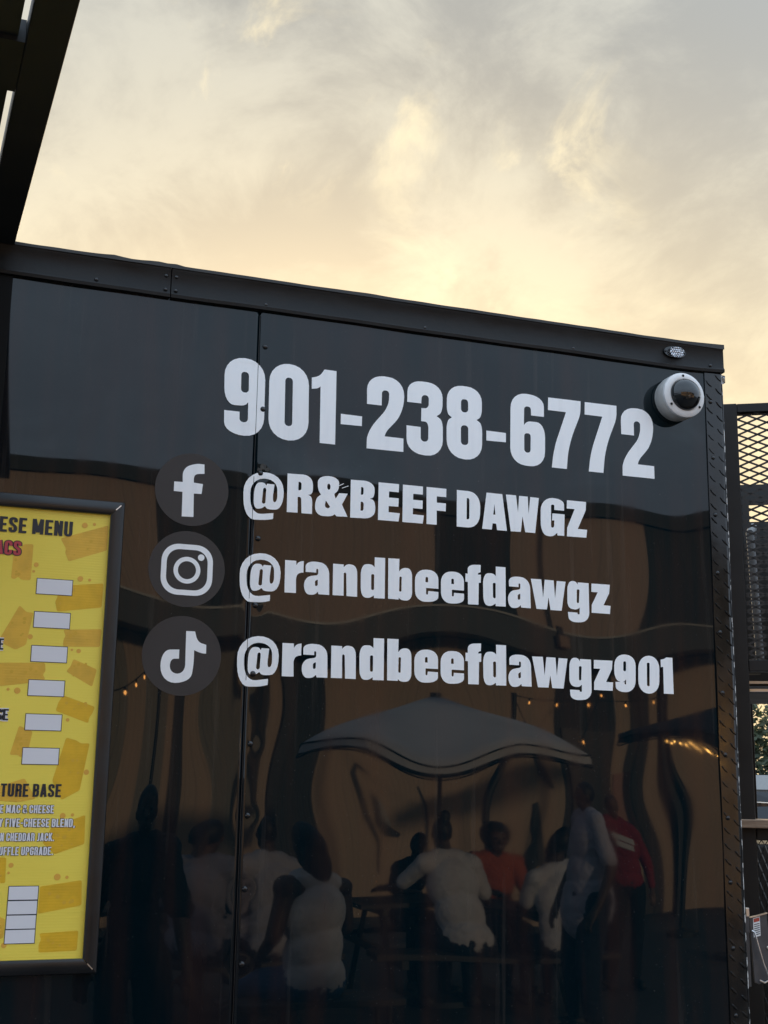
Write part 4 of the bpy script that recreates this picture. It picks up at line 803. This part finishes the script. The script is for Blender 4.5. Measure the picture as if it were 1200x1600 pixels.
def tree(loc, H, Rr, seed, label, leaves=9000):
    rnd = random.Random(seed); t = thing('broadleaf_tree', loc, label, 'tree', 'trees beyond the car park')
    c = Vector(loc); tips = []; mb = MB()
    mb.tube([c, c+Vector((.08, .05, H*.25)), c+Vector((.0, .12, H*.5)), c+Vector((.1, .05, H*.8))], 0.20, 8, r1=0.05)
    for k in range(12):
        a = rnd.uniform(0, 6.28); z0 = H*rnd.uniform(.08, .6); r = Rr*rnd.uniform(.55, .95); z1 = min(H*.95, z0+H*rnd.uniform(.15, .4))
        p0 = c+Vector((0, .05, z0)); p2 = c+Vector((r*math.cos(a), r*math.sin(a), z1)); pm = p0.lerp(p2, .5)+Vector((0, 0, .15)); mb.tube([p0, pm, p2], 0.07, 6, r1=0.02); tips.append(p2); tips.append(pm)
    mb.build('trunk', M_bark, t, smooth=True)
    tips += [c+Vector((rnd.gauss(0, .35)*Rr, rnd.gauss(0, .35)*Rr, H*rnd.uniform(.08, .97))) for _ in range(34)]
    cl = [(p, rnd.uniform(.32, .62)*Rr*.62, rnd.randrange(3)) for p in tips]
    mb = MB()
    for i in range(leaves):
        p, r, mi = rnd.choice(cl); d = Vector((rnd.gauss(0, 1), rnd.gauss(0, 1), rnd.gauss(0, .8))).normalized()*r*rnd.uniform(.45, 1.05)
        q = p+d; s = rnd.uniform(.09, .19); u = Vector((rnd.gauss(0, 1), rnd.gauss(0, 1), rnd.gauss(0, 1))).normalized(); v = u.orthogonal().normalized()
        mb.cur = mi if rnd.random() < .75 else rnd.randrange(3)
        mb.add([q-u*s, q-v*s*.5, q+u*s, q+v*s*.5], [(0, 1, 2, 3)])
    mb.build('crown', M_leaf, t, recalc=False)
for i, (x, y, H, Rr, lab) in enumerate(((27.0, 36.5, 4.9, 2.3, 'broad green tree directly behind the utility pole'), (30.6, 34.0, 4.3, 2.2, 'lower olive tree right of the utility pole'), (24.2, 40.5, 5.3, 2.5, 'tall tree half hidden by the trailer corner'), (34.5, 33.0, 5.6, 2.6, 'rounded tree farthest to the right behind the porch'))):
    tree((x, y, 0), H, Rr, 20+i, lab)

# ================================================================== ACROSS THE PATIO (seen mirrored in the black paint)
def corr(name, x0, x1, z0, z1, yf, m, parent, pitch=0.076, dep=0.0035):
    """ribbed metal cladding"""
    mb = MB(); pts = []; x = x0; k = 0
    while x < x1-1e-6:
        pts += [(x, 0), (min(x+pitch*.45, x1), 0), (min(x+pitch*.55, x1), dep), (min(x+pitch*.9, x1), dep)]; x += pitch
    pts.append((x1, 0)); V = []
    for x, d in pts: V += [(x, yf+d, z0), (x, yf+d, z1)]
    mb.add(V, [(2*i, 2*i+2, 2*i+3, 2*i+1) for i in range(len(pts)-1) if pts[i+1][0]-pts[i][0] > -1e-9]); return mb.build(name, m, parent, recalc=False)
M_tan = vary(mat('tan_cladding', (0.52, 0.37, 0.275), 0.6), (0.48, 0.34, 0.25), 0.8, 4, .35, .7, (2, 1, .6))
M_tan2 = vary(mat('tan_cladding_lower', (0.55, 0.39, 0.265), 0.6), (0.49, 0.36, 0.245), 0.7, 4, .35, .7, (2, 1, .6), seed=3)
M_char = vary(mat('charcoal_cladding', (0.030, 0.031, 0.033), 0.6), (0.045, 0.044, 0.043), 1.0, 5)
M_mid = vary(mat('dull_olive_cladding', (0.30, 0.265, 0.21), 0.6), (0.25, 0.225, 0.18), 1.0, 5)
M_fascia = vary(mat('grey_fascia', (0.050, 0.053, 0.058), 0.5), (0.062, 0.064, 0.066), 1.5, 5)
M_lightedge = mat('pale_drip_edge', (0.45, 0.43, 0.40), 0.4)
hall = thing('ribbed_metal_building', (5.0, -12.6, 0), 'tan and charcoal ribbed metal building mirrored in the trailer side', 'building')
FY = -12.0
bx('core', -6, 15, -20, FY-0.03, 0, 5.15, M_char, hall)
for x0, x1, m in ((-6, 0.2, M_tan), (0.2, 1.73, M_tan), (1.73, 2.22, M_tan), (2.22, 3.40, M_char), (3.40, 5.85, M_tan), (5.85, 7.0, M_char), (7.0, 7.46, M_tan), (7.46, 7.56, M_char), (7.56, 8.76, M_tan), (8.76, 15, M_char)):
    corr('wall_panel', x0, x1, 3.70, 5.16, FY, m, hall)
for x0, x1, m in ((-6, 0.9, M_tan2), (0.9, 1.55, M_mid), (1.55, 1.85, M_tan2), (1.85, 2.45, M_mid), (2.45, 2.62, M_tan2), (2.62, 2.85, M_char), (2.85, 3.06, M_tan2), (3.06, 3.45, M_mid), (3.45, 3.87, M_tan2), (3.87, 4.40, M_char), (4.40, 7.50, M_tan2), (7.50, 8.48, M_char), (8.48, 8.87, M_tan2), (8.87, 9.07, M_char), (9.07, 15, M_tan2)):
    corr('wall_panel', x0, x1, 0.0, 3.30, FY, m, hall)
bx('parapet', -6.05, 15.05, -20.05, FY+0.07, 5.165, 5.36, M_char, hall)
cv = bx('canopy', -6, 15, FY+0.04, FY+0.75, 3.30, 3.66, M_fascia, hall)
bx('drip_edge', -6, 15, FY+0.751, FY+0.775, 3.645, 3.672, M_lightedge, cv)
for x in (8.97, 11.2, 3.62, -1.0): bx('post', x-0.07, x+0.07, FY+0.55, FY+0.69, 0, 3.295, M_char, hall)
bx('wall_lamp', 7.18, 7.36, FY+0.76, FY+0.90, 3.44, 3.60, mat('bronze_lamp', (0.35, 0.22, 0.15), 0.5), hall, 0.01)
bx('wall_lamp', 7.22, 7.32, FY+0.755, FY+0.80, 3.601, 3.72, M_char, hall, 0.01)
bx('door', 7.62, 8.42, FY+0.02, FY+0.05, 0.0, 2.35, vary(mat('dark_door', (0.02, .022, .026), .3), (.03, .03, .032), 3), hall)
bx('poster', 8.52, 8.83, FY+0.022, FY+0.03, 1.15, 1.80, mat('faded_poster', (0.42, 0.22, 0.16), 0.6), hall)
def mural(pts, w, m, y):
    P = [Vector(p) for p in pts]; V = []
    for i, p in enumerate(P):
        d = (P[min(i+1, len(P)-1)]-P[max(i-1, 0)]).normalized(); n = Vector((-d.y, d.x)); t = i/(len(P)-1); q = w*(0.25+math.sin(math.pi*min(max(t, .05), .95)))
        for s in (1, -1): V.append((p.x+n.x*q*s, y, p.y+n.y*q*s))
    return MB().add(V, [(2*i, 2*i+1, 2*i+3, 2*i+2) for i in range(len(P)-1)]).build('mural_stroke', m, hall, recalc=False)
M_mk = mat('mural_dark', (0.05, 0.045, 0.04), 0.6); M_mp = mat('mural_pale', (0.42, 0.40, 0.36), 0.6)
mural([(5.02, 1.66), (4.92, 1.70), (4.86, 1.62), (4.90, 1.35), (5.08, 1.05), (5.14, 0.6)], 0.018, M_mk, FY+0.030)
mural([(5.00, 1.52), (5.06, 1.30), (5.18, 1.16), (5.36, 1.08)], 0.045, M_mk, FY+0.032)
mural([(5.04, 1.50), (5.10, 1.34), (5.20, 1.22)], 0.030, M_mp, FY+0.036)
mural([(5.62, 1.75), (5.74, 1.45), (5.80, 1.10), (5.84, 0.5)], 0.02, M_mk, FY+0.034)
mural([(7.10, 1.90), (7.18, 1.68), (7.30, 1.50)], 0.05, M_mk, FY+0.030)
mural([(7.12, 1.35), (7.20, 1.1), (7.36, .75), (7.48, .55)], 0.03, M_mk, FY+0.034)
mural([(7.26, .95), (7.22, .80), (7.28, .66), (7.36, .70)], 0.06, M_mk, FY+0.038)

# ------------------------------------------------------------------ parasols, tables
M_canvas = vary(mat('grey_canvas', (0.66, 0.65, 0.66), 0.8), (0.58, 0.57, 0.58), 3, 4); M_canvas.node_tree.nodes['Principled BSDF'].inputs['Sheen Weight'].default_value = 0.1
M_black_c = vary(mat('black_canvas', (0.015, 0.016, 0.018), 0.75), (0.022, 0.022, 0.024), 3, 4)
def parasol(loc, rad, zr, zt, m, label, tilt=(0, 0), lights=False):
    t = thing('patio_parasol', loc, label, 'parasol', 'parasols on the patio'); x, y, _ = loc; n = 8
    def E(a, r, z): return (x+r*math.cos(a), y+r*math.sin(a), z+tilt[0]*r*math.cos(a)+tilt[1]*r*math.sin(a))
    mb = MB(); V = []; K = 5; A = n*4
    for k in range(K+1):
        f = k/K
        for j in range(A):
            a = 2*math.pi*j/A; rib = abs(((j % 4)/4)-.0) ; s = math.sin(math.pi*(j % 4)/4)
            V.append(E(a, rad*f*(1-.035*s*f) if k else .03, zt-(zt-zr)*(f**1.12)-0.02*s*f))
    F = [(k*A+j, k*A+(j+1) % A, (k+1)*A+(j+1) % A, (k+1)*A+j) for k in range(K) for j in range(A)]
    can = mb.add(V, F).build('canopy', m, t, smooth=True, recalc=False); sd = can.modifiers.new('cloth', 'SOLIDIFY'); sd.thickness = 0.004
    mb = MB(); V = []
    for j in range(A):
        a = 2*math.pi*j/A; s = math.sin(math.pi*(j % 4)/4); p = E(a, rad*(1-.035*s)+.004, zr-0.02*s); V += [p, (p[0], p[1], p[2]-0.075+0.02*s)]
    mb.add(V, [(2*j, 2*((j+1) % A), 2*((j+1) % A)+1, 2*j+1) for j in range(A)]).build('valance', m, t, recalc=False)
    for dz, rr_ in ((0.0, 1.006), (-0.075, 1.008)):
        MB().tube([E(2*math.pi*j/A, rad*(1-.035*math.sin(math.pi*(j % 4)/4))*rr_, zr+dz-0.02*math.sin(math.pi*(j % 4)/4)) for j in range(A+1)], 0.008, 5).build('piping', M_black_c, t)
    MB().tube([(x, y, 0.05), (x, y, zt+.03)], 0.022, 10).build('pole', M_char, t, smooth=True)
    MB().lathe([(0.27, 0), (0.27, 0.04), (0.06, 0.08), (0.035, 0.3)], (x, y, 0.0), (0, 0, 1), 24).build('base', M_char, t, smooth=True)
    for j in range(n):
        a = 2*math.pi*j/n; MB().tube([E(a, .04, zt-.03), E(a, rad*.97, zr-.012)], 0.008, 5).build('rib', M_char, t)
        MB().tube([(x, y, zt-.42), E(a, rad*.5, zt-(zt-zr)*.42-.04)], 0.007, 5).build('strut', M_char, t)
    if lights:
        mb = MB()
        for j in range(24):
            a = math.pi*(0.52+0.0140*j+0.006*random.random()) ; p = E(a, rad*.99, zr-.11); mb.lathe([(0.004, 0), (0.010, .010), (0.004, .022)], (p[0], p[1], p[2]-.03*random.random()), (0, 0, -1), 6)
        tag(mb.build('fairy_lights', M_fairy, t), kind='stuff')
    return t
M_fairy = mat('fairy_bulb', (1, .6, .25), 0.4, emit=(1.0, 0.50, 0.12), es=60.0)
M_bulb = mat('warm_bulb', (1, .6, .25), 0.4, emit=(1.0, 0.42, 0.10), es=20.0)
parasol((3.86, -6.75, 0), 1.22, 1.91, 2.31, M_canvas, 'pale grey patio parasol over the picnic table, mirrored in the paint')
parasol((7.55, -8.0, 0), 1.18, 2.31, 2.43, M_black_c, 'black tilted parasol with fairy lights mirrored at the right', (0.15, 0.0), True)
M_tab = vary(mat('dark_stained_plank', (0.05, 0.04, 0.034), 0.6), (0.035, 0.028, 0.024), 4, 6, .35, .7, (1, 8, 1))
M_steel = mat('black_table_steel', (0.02, 0.02, 0.02), 0.5)
def picnic(cx, cy, L, label, rz=0.0):
    t = thing('picnic_table', (cx, cy, 0), label, 'table', 'picnic tables on the patio'); c, s = math.cos(rz), math.sin(rz)
    def bb(nm, x0, x1, y0, y1, z0, z1, m):
        X, Y = (x0+x1)/2, (y0+y1)/2
        MB().obox((cx+X*c-Y*s, cy+X*s+Y*c, (z0+z1)/2), ((x1-x0)/2*c, (x1-x0)/2*s, 0), (-(y1-y0)/2*s, (y1-y0)/2*c, 0), (0, 0, (z1-z0)/2)).build(nm, m, t, bevel=.004)
    for k in range(5): bb('table_plank', -L/2, L/2, -.37+k*.15, -.37+k*.15+.142, .71, .75, M_tab)
    for sy in (-1, 1):
        for k in range(2): bb('bench_plank', -L/2, L/2, sy*.70-.145+k*.15, sy*.70-.145+k*.15+.142, .41, .45, M_tab)
    for sx in (-1, 1):
        X = sx*(L/2-.25)
        bb('cross_bar', X-.03, X+.03, -.83, .83, .35, .409, M_steel); bb('cross_bar', X-.03, X+.03, -.36, .36, .65, .709, M_steel)
        for sy in (-1, 1):
            a = Vector((cx+X*c-sy*.62*-s*-1, cy, 0)); 
            p0 = Vector((cx+X*c-(sy*.66)*s, cy+X*s+(sy*.66)*c, 0.0)); p1 = Vector((cx+X*c-(sy*.22)*s, cy+X*s+(sy*.22)*c, .70))
            MB().tube([p0, p1], 0.03, 6).build('leg', M_steel, t)
picnic(3.98, -6.75, 1.9, 'dark picnic table under the pale grey parasol')
picnic(1.95, -6.9, 1.7, 'dark picnic table left of the pale grey parasol')
def stool(x, y, label):
    t = thing('patio_bench', (x, y, 0), label, 'bench')
    for k in range(3): bx('seat_plank', x-.55, x+.55, y-.17+k*.115, y-.17+k*.115+.108, .43, .465, M_tab, t, .003)
    for sx in (-.45, .45):
        for sy in (-.12, .12): MB().tube([(x+sx, y+sy, 0), (x+sx, y+sy, .43)], .022, 6).build('leg', M_steel, t)
stool(2.12, -4.47, 'short backless bench under the person in the white tank top')

# ------------------------------------------------------------------ string lights
M_wire = mat('cable', (0.01, .01, .01), .6)
def string(p0, p1, sag, nb, label, skip=()):
    p0, p1 = Vector(p0), Vector(p1); t = thing('string_lights', p0.lerp(p1, .5), label, 'string lights', 'light strings over the patio')
    f = lambda u: p0.lerp(p1, u)-Vector((0, 0, sag*4*u*(1-u)))
    MB().tube([f(i/24) for i in range(25)], 0.006, 5).build('cable', M_wire, t)
    me = MB().lathe([(0.005, 0), (0.011, .010), (0.013, .022), (0.008, .034), (0.002, .038)], (0, 0, 0), (0, 0, -1), 10).mesh('bulb', M_bulb, smooth=True)
    so = MB().lathe([(0.010, 0), (0.012, .02), (0.010, .034)], (0, 0, 0), (0, 0, -1), 8).mesh('socket', M_wire)
    for i in range(nb):
        u = (i+.5)/nb; q = f(u); inst('socket', so, q, t); inst('bulb', me, q-Vector((0, 0, .034)), t)
def lpost(x, y, h, label):
    t = thing('light_post', (x, y, 0), label, 'post', 'posts that carry the light strings')
    MB().tube([(x, y, 0), (x, y, h)], .035, 10).build('mast', M_steel, t, smooth=True); MB().lathe([(.2, 0), (.2, .05), (.04, .08)], (x, y, 0), (0, 0, 1), 20).build('base', M_steel, t)
lpost(5.35, -9.0, 2.62, 'steel light post right of the grey parasol'); lpost(7.9, -9.6, 2.75, 'steel light post behind the black parasol'); lpost(0.75, -9.4, 2.2, 'steel light post at the left of the patio')
string((5.35, -9.0, 2.60), (7.9, -9.6, 2.73), 0.12, 5, 'light string between the two right hand posts')
string((5.35, -9.0, 2.58), (8.0, -11.2, 3.2), 0.95, 5, 'sagging light string from the parasol post to the canopy')
string((0.75, -9.4, 2.2), (1.75, -9.0, 2.85), 0.02, 9, 'short rising light string at the left of the patio')
lpost(1.75, -9.0, 2.9, 'steel light post left of the grey shirted people')

# ================================================================== PEOPLE (mirrored in the paint)
def capsule(bm, p0, p1, r0, r1, n=10):
    p0, p1 = Vector(p0), Vector(p1); d = p1-p0; L = d.length
    for p, r in ((p0, r0), (p1, r1)): bmesh.ops.create_icosphere(bm, subdivisions=2, radius=r, matrix=Matrix.Translation(p))
    if L > 1e-4:
        M = Matrix.Translation(p0.lerp(p1, .5)) @ d.to_track_quat('Z', 'Y').to_matrix().to_4x4()
        bmesh.ops.create_cone(bm, cap_ends=True, segments=n+4, radius1=r0, radius2=r1, depth=L, matrix=M)
def ellip(bm, c, r, rot=None):
    M = Matrix.Translation(Vector(c)) @ (rot.to_4x4() if rot else Matrix.Identity(4)) @ Matrix.Diagonal((r[0], r[1], r[2], 1))
    bmesh.ops.create_icosphere(bm, subdivisions=3, radius=1.0, matrix=M)
def hand(bm, w, elbow, side, s):
    d = (Vector(w)-Vector(elbow)).normalized(); a = d.cross(Vector((0, 0, 1)))
    a = a.normalized() if a.length > .1 else Vector((1, 0, 0)); nrm = a.cross(d); w = Vector(w)
    capsule(bm, w, w+d*.045*s, .024*s, .030*s); capsule(bm, w+d*.04*s-a*.018*s, w+d*.085*s-a*.022*s, .018*s, .015*s); capsule(bm, w+d*.04*s+a*.018*s, w+d*.085*s+a*.022*s, .018*s, .015*s)
    for k, L in zip((-1.5, -.5, .5, 1.5), (.062, .075, .080, .068)):
        b = w+d*.088*s+a*k*.019*s; m = b+d*L*.5*s-nrm*.006*s; e = m+d*L*.42*s-nrm*.024*s
        capsule(bm, b, m, .0095*s, .009*s, 6); capsule(bm, m, e, .009*s, .0075*s, 6)
    b = w+d*.035*s+a*.030*s*side; m = b+(d*.6+a*side*.8).normalized()*.040*s; capsule(bm, b, m, .012*s, .0105*s, 6); capsule(bm, m, m+(d*.9+a*side*.3).normalized()*.03*s, .0105*s, .009*s, 6)
def remesh(name, bm, vox, m, parent, smooth=3, fold=0.0):
    me = bpy.data.meshes.new(name+'_src'); bm.to_mesh(me); bm.free(); o = bpy.data.objects.new(name+'_src', me); COL.objects.link(o)
    r = o.modifiers.new('r', 'REMESH'); r.mode = 'VOXEL'; r.voxel_size = vox
    if smooth: q = o.modifiers.new('s', 'SMOOTH'); q.iterations = smooth; q.factor = 0.5
    dg = bpy.context.evaluated_depsgraph_get(); dg.update()
    res = bpy.data.meshes.new_from_object(o.evaluated_get(dg)); bpy.data.objects.remove(o); bpy.data.meshes.remove(me)
    res.name = name; res.materials.clear(); res.materials.append(m); res.polygons.foreach_set('use_smooth', [True]*len(res.polygons))
    if fold:
        sd = random.uniform(0, 50); N = [v.normal.copy() for v in res.vertices]
        for v, nn in zip(res.vertices, N):
            c = v.co; q = noise.noise(Vector((c.x*11+sd, c.y*11, c.z*22+c.x*9)))+0.6*noise.noise(Vector((c.x*30+sd, c.y*30, c.z*17)))
            v.co = c+nn*(fold*(1-abs(q)*2.2))
        res.update()
    n = bpy.data.objects.new(name, res); COL.objects.link(n); n.parent = parent; return n
SKIN = [mat('skin_deep', (0.075, 0.040, 0.026), .5), mat('skin_brown', (0.13, 0.07, 0.045), .5)]
M_hair = mat('black_hair', (0.008, 0.007, 0.007), .55); M_shoe = mat('dark_shoe', (.03, .03, .03), .6); M_eye = mat('eye_dark', (.01, .01, .01), .2)
def cloth(nm, c): return vary(mat(nm, c, .85), tuple(q*.82 for q in c), 9, 5, .35, .7, bump=.25, bscale=18)
def person(loc, face, label, top, bottom, seated=False, s=1.0, sleeve=.6, long_top=0.0, lean=(0, 0), skin=0, hair='short', arms=None, shorts=False):
    root = bpy.data.objects.new('person', None); root.location = loc; root.rotation_euler = (0, 0, R(face)); COL.objects.link(root); ORIGIN[root.name] = (0, 0, 0)
    tag(root, label, 'person', 'people on the patio')
    lx, ly = lean
    if seated:
        pel = Vector((0, 0, .55)); k0 = lambda q: Vector((q[0]*s, q[1]*s, q[2])) 
        T = lambda x, y, z: Vector((x*s+lx*(z-.55), y*s+ly*(z-.55), .55+(z-.55)*s))
        J = dict(pel=pel, chest=T(0, .02, .86), neck=T(0, .03, 1.08), head=T(0, .06, 1.225))
        for sd, n in ((-1, 'L'), (1, 'R')):
            J['sh'+n] = T(sd*.175, .03, 1.025); J['hip'+n] = Vector((sd*.095*s, .02, .54)); J['kn'+n] = Vector((sd*.13*s, .44*s, .52)); J['an'+n] = Vector((sd*.13*s, .42*s, .09)); J['to'+n] = Vector((sd*.14*s, .58*s, .045))
            J['el'+n] = T(sd*.24, .14, .80); J['wr'+n] = T(sd*.15, .36, .80)
    else:
        T = lambda x, y, z: Vector((x*s+lx*max(0, z-.95), y*s+ly*max(0, z-.95), z*s))
        J = dict(pel=T(0, 0, .97), chest=T(0, .01, 1.25), neck=T(0, 0, 1.47), head=T(0, .03, 1.605))
        for sd, n in ((-1, 'L'), (1, 'R')):
            J['sh'+n] = T(sd*.18, 0, 1.41); J['hip'+n] = T(sd*.095, 0, .93); J['kn'+n] = T(sd*.11, .02, .50); J['an'+n] = T(sd*.12, -.02, .09); J['to'+n] = T(sd*.14, .15, .045)
            J['el'+n] = T(sd*.25, -.03, 1.13); J['wr'+n] = T(sd*.25, .07, .89)
    if arms:
        for k, v in arms.items(): J[k] = T(*v)
    pel, ch, nk, hd = J['pel'], J['chest'], J['neck'], J['head']
    up = (nk-pel).normalized()
    tank = sleeve == 0
    def torso(bm, e):
        ellip(bm, pel+Vector((0, 0, .01)), (.155*s+e, .115*s+e, .12*s+e)); ellip(bm, pel.lerp(ch, .5), (.140*s+e, .102*s+e, .17*s+e)); ellip(bm, ch+up*.03, (.158*s+e, .112*s+e, .17*s+e))
        if not (e and tank): capsule(bm, J['shL'], J['shR'], .062*s+e, .062*s+e)
        capsule(bm, J['shL'].lerp(nk, .5), J['shR'].lerp(nk, .5), .055*s+e, .055*s+e)
    bm = bmesh.new(); torso(bm, 0)
    capsule(bm, nk-up*.04, hd-up*.05, .056*s, .052*s)
    ellip(bm, hd+Vector((0, 0, .01)), (.076*s, .094*s, .108*s)); ellip(bm, hd+Vector((0, .035*s, -.06*s)), (.052*s, .055*s, .055*s))
    capsule(bm, hd+Vector((0, .088*s, .012*s)), hd+Vector((0, .106*s, -.022*s)), .010*s, .015*s, 6)      # nose
    ellip(bm, hd+Vector((0, .086*s, -.062*s)), (.024*s, .010*s, .011*s))                                    # lips
    for sd, n in ((-1, 'L'), (1, 'R')):
        ellip(bm, hd+Vector((sd*.078*s, .0, -.005)), (.012*s, .022*s, .032*s))                               # ear
        capsule(bm, J['sh'+n], J['el'+n], .050*s, .040*s); capsule(bm, J['el'+n], J['wr'+n], .039*s, .026*s); hand(bm, J['wr'+n], J['el'+n], -sd, s)
        capsule(bm, J['hip'+n], J['kn'+n], .082*s, .056*s); capsule(bm, J['kn'+n], J['kn'+n].lerp(J['an'+n], .35), .054*s, .056*s); capsule(bm, J['kn'+n].lerp(J['an'+n], .35), J['an'+n], .056*s, .037*s)
        capsule(bm, J['an'+n]-Vector((0, .03, .03)), J['to'+n], .042*s, .036*s)
    body = remesh('body', bm, .0095, SKIN[skin], root)
    for sd in (-1, 1):
        o = MB().lathe([(.011*s, 0), (.008*s, .006*s), (.002*s, .008*s)], hd+Vector((sd*.031*s, .083*s, .012*s)), (0, 1, 0), 10).build('eye', M_eye); o.parent = root
    # top
    bm = bmesh.new(); e = .016; torso(bm, e)
    if long_top: ellip(bm, pel-Vector((0, 0, long_top*.5)), (.165*s+e, .125*s+e, .14+long_top*.5))
    if sleeve > 0:
        for n in 'LR':
            f = J['sh'+n].lerp(J['el'+n], min(1, sleeve)); capsule(bm, J['sh'+n], f, .064*s+.006, .058*s+.006)
            if sleeve > 1: capsule(bm, J['el'+n], J['el'+n].lerp(J['wr'+n], sleeve-1), .056*s, .042*s)
    remesh('tank_top' if sleeve == 0 else 'shirt', bm, .010, top, root, 3, .0038)
    # bottoms
    bm = bmesh.new(); ellip(bm, pel-Vector((0, 0, .01)), (.168*s, .128*s, .115*s))
    for n in 'LR':
        e2 = J['kn'+n] if shorts else J['an'+n].lerp(J['kn'+n], .06)
        capsule(bm, J['hip'+n], J['kn'+n], .098*s, .074*s)
        if not shorts: capsule(bm, J['kn'+n], e2, .072*s, .056*s)
    remesh('shorts' if shorts else 'trousers', bm, .012, bottom, root, 3, .003)
    for n in 'LR':
        bm = bmesh.new(); capsule(bm, J['an'+n]-Vector((0, .035, .035)), J['to'+n]+Vector((0, .01, -.002)), .047*s, .041*s); remesh('shoe', bm, .012, M_shoe, root, 2)
    # hair
    bm = bmesh.new(); ellip(bm, hd+Vector((0, -.016*s, .030*s)), (.086*s, .098*s, .100*s))
    if hair == 'bun': ellip(bm, hd+Vector((-.02, -.03*s, .135*s)), (.05*s, .05*s, .06*s))
    if hair == 'big': ellip(bm, hd+Vector((0, -.03*s, .03*s)), (.115*s, .115*s, .125*s))
    if hair == 'long': ellip(bm, hd+Vector((0, -.055*s, -.07*s)), (.085*s, .06*s, .15*s))
    if hair == 'tail': capsule(bm, hd+Vector((0, -.09*s, .03)), hd+Vector((0, -.15*s, -.10)), .035*s, .018*s)
    hm = remesh('hair', bm, .011, M_hair, root, 1)
    me = hm.data                                           # open the hair over the face
    b2 = bmesh.new(); b2.from_mesh(me)
    kill = [v for v in b2.verts if (v.co-hd).y > .052*s and (v.co-hd).z < .062*s]
    bmesh.ops.delete(b2, geom=kill, context='VERTS'); b2.to_mesh(me); b2.free()
    return root
W_T = cloth('white_cotton', (.72, .71, .74)); W_T2 = cloth('lavender_cotton', (.58, .56, .66)); GR_T = cloth('grey_lilac_cotton', (.30, .28, .33)); BK_T = cloth('black_cotton', (.010, .011, .014)); OR_T = cloth('orange_cotton', (.55, .12, .05)); RD_T = cloth('red_fleece', (.32, .025, .035)); DN = cloth('dark_denim', (.02, .025, .045)); BL = cloth('blue_cotton', (.03, .10, .22)); BKP = cloth('black_twill', (.012, .012, .014)); NV = cloth('navy_cotton', (.02, .022, .035))
person((0.90, -3.16, 0), 8, 'person in black standing closest, dark mirrored silhouette beside the menu board', BK_T, BKP, s=.955, sleeve=.9, hair='short')
person((2.12, -4.45, 0), 165, 'person in white tank top and blue shorts sitting on the short bench', W_T, BL, True, 1.09, 0, shorts=True, hair='long', lean=(0.02, 0.02), arms={'elL': (-.215, .03, .79), 'elR': (.215, .03, .79), 'wrL': (-.15, .25, .68), 'wrR': (.15, .25, .68)})
person((3.76, -6.03, 0), 186, 'person in white T-shirt with hair bun leaning over the picnic table', W_T, DN, True, 1.10, .75, hair='bun', lean=(.16, .16), arms={'elR': (.34, .20, .86), 'wrR': (.42, .42, .84)})
person((4.55, -6.03, 0), 178, 'smaller person in white T-shirt on the near bench, right end', W_T, DN, True, .92, .7, hair='short', lean=(0, .1))
person((4.66, -7.45, 0), 4, 'person in orange shirt on the far bench of the picnic table', OR_T, BKP, True, 1.0, .8, hair='big', lean=(0, .12), skin=1)
person((3.86, -7.46, 0), -6, 'person in navy shirt on the far bench under the parasol', NV, BKP, True, .90, .8, hair='short', lean=(0, .15))
person((4.38, -5.38, 0), 92, 'person in long lavender white top standing near the picnic table', W_T2, DN, s=.97, sleeve=.8, long_top=.16, hair='short', skin=0)
p7 = person((5.58, -7.0, 0), 14, 'person in red sweatshirt with white print standing at the right', RD_T, BKP, s=.90, sleeve=1.8, hair='short', skin=1)
pr = MB(); 
for k, (a, b, w) in enumerate(((-.10, 1.22, .20), (-.08, 1.17, .16))): pr.add([(a, .158, b-.042), (a+w, .158, b-.042), (a+w, .160, b), (a, .160, b)], [(0, 1, 2, 3)])
o = pr.build('shirt_print', W_T, recalc=False); o.parent = p7
person((1.80, -6.20, 0), 205, 'person in grey shirt on the left picnic table bench, left one', GR_T, DN, True, .98, 1.5, hair='tail', lean=(-.05, .18), skin=1)
person((2.34, -6.20, 0), 170, 'person in pale grey shirt on the left picnic table bench, right one', cloth('pale_grey_cotton', (.45, .43, .47)), DN, True, 1.0, .8, hair='short', lean=(.04, .12))
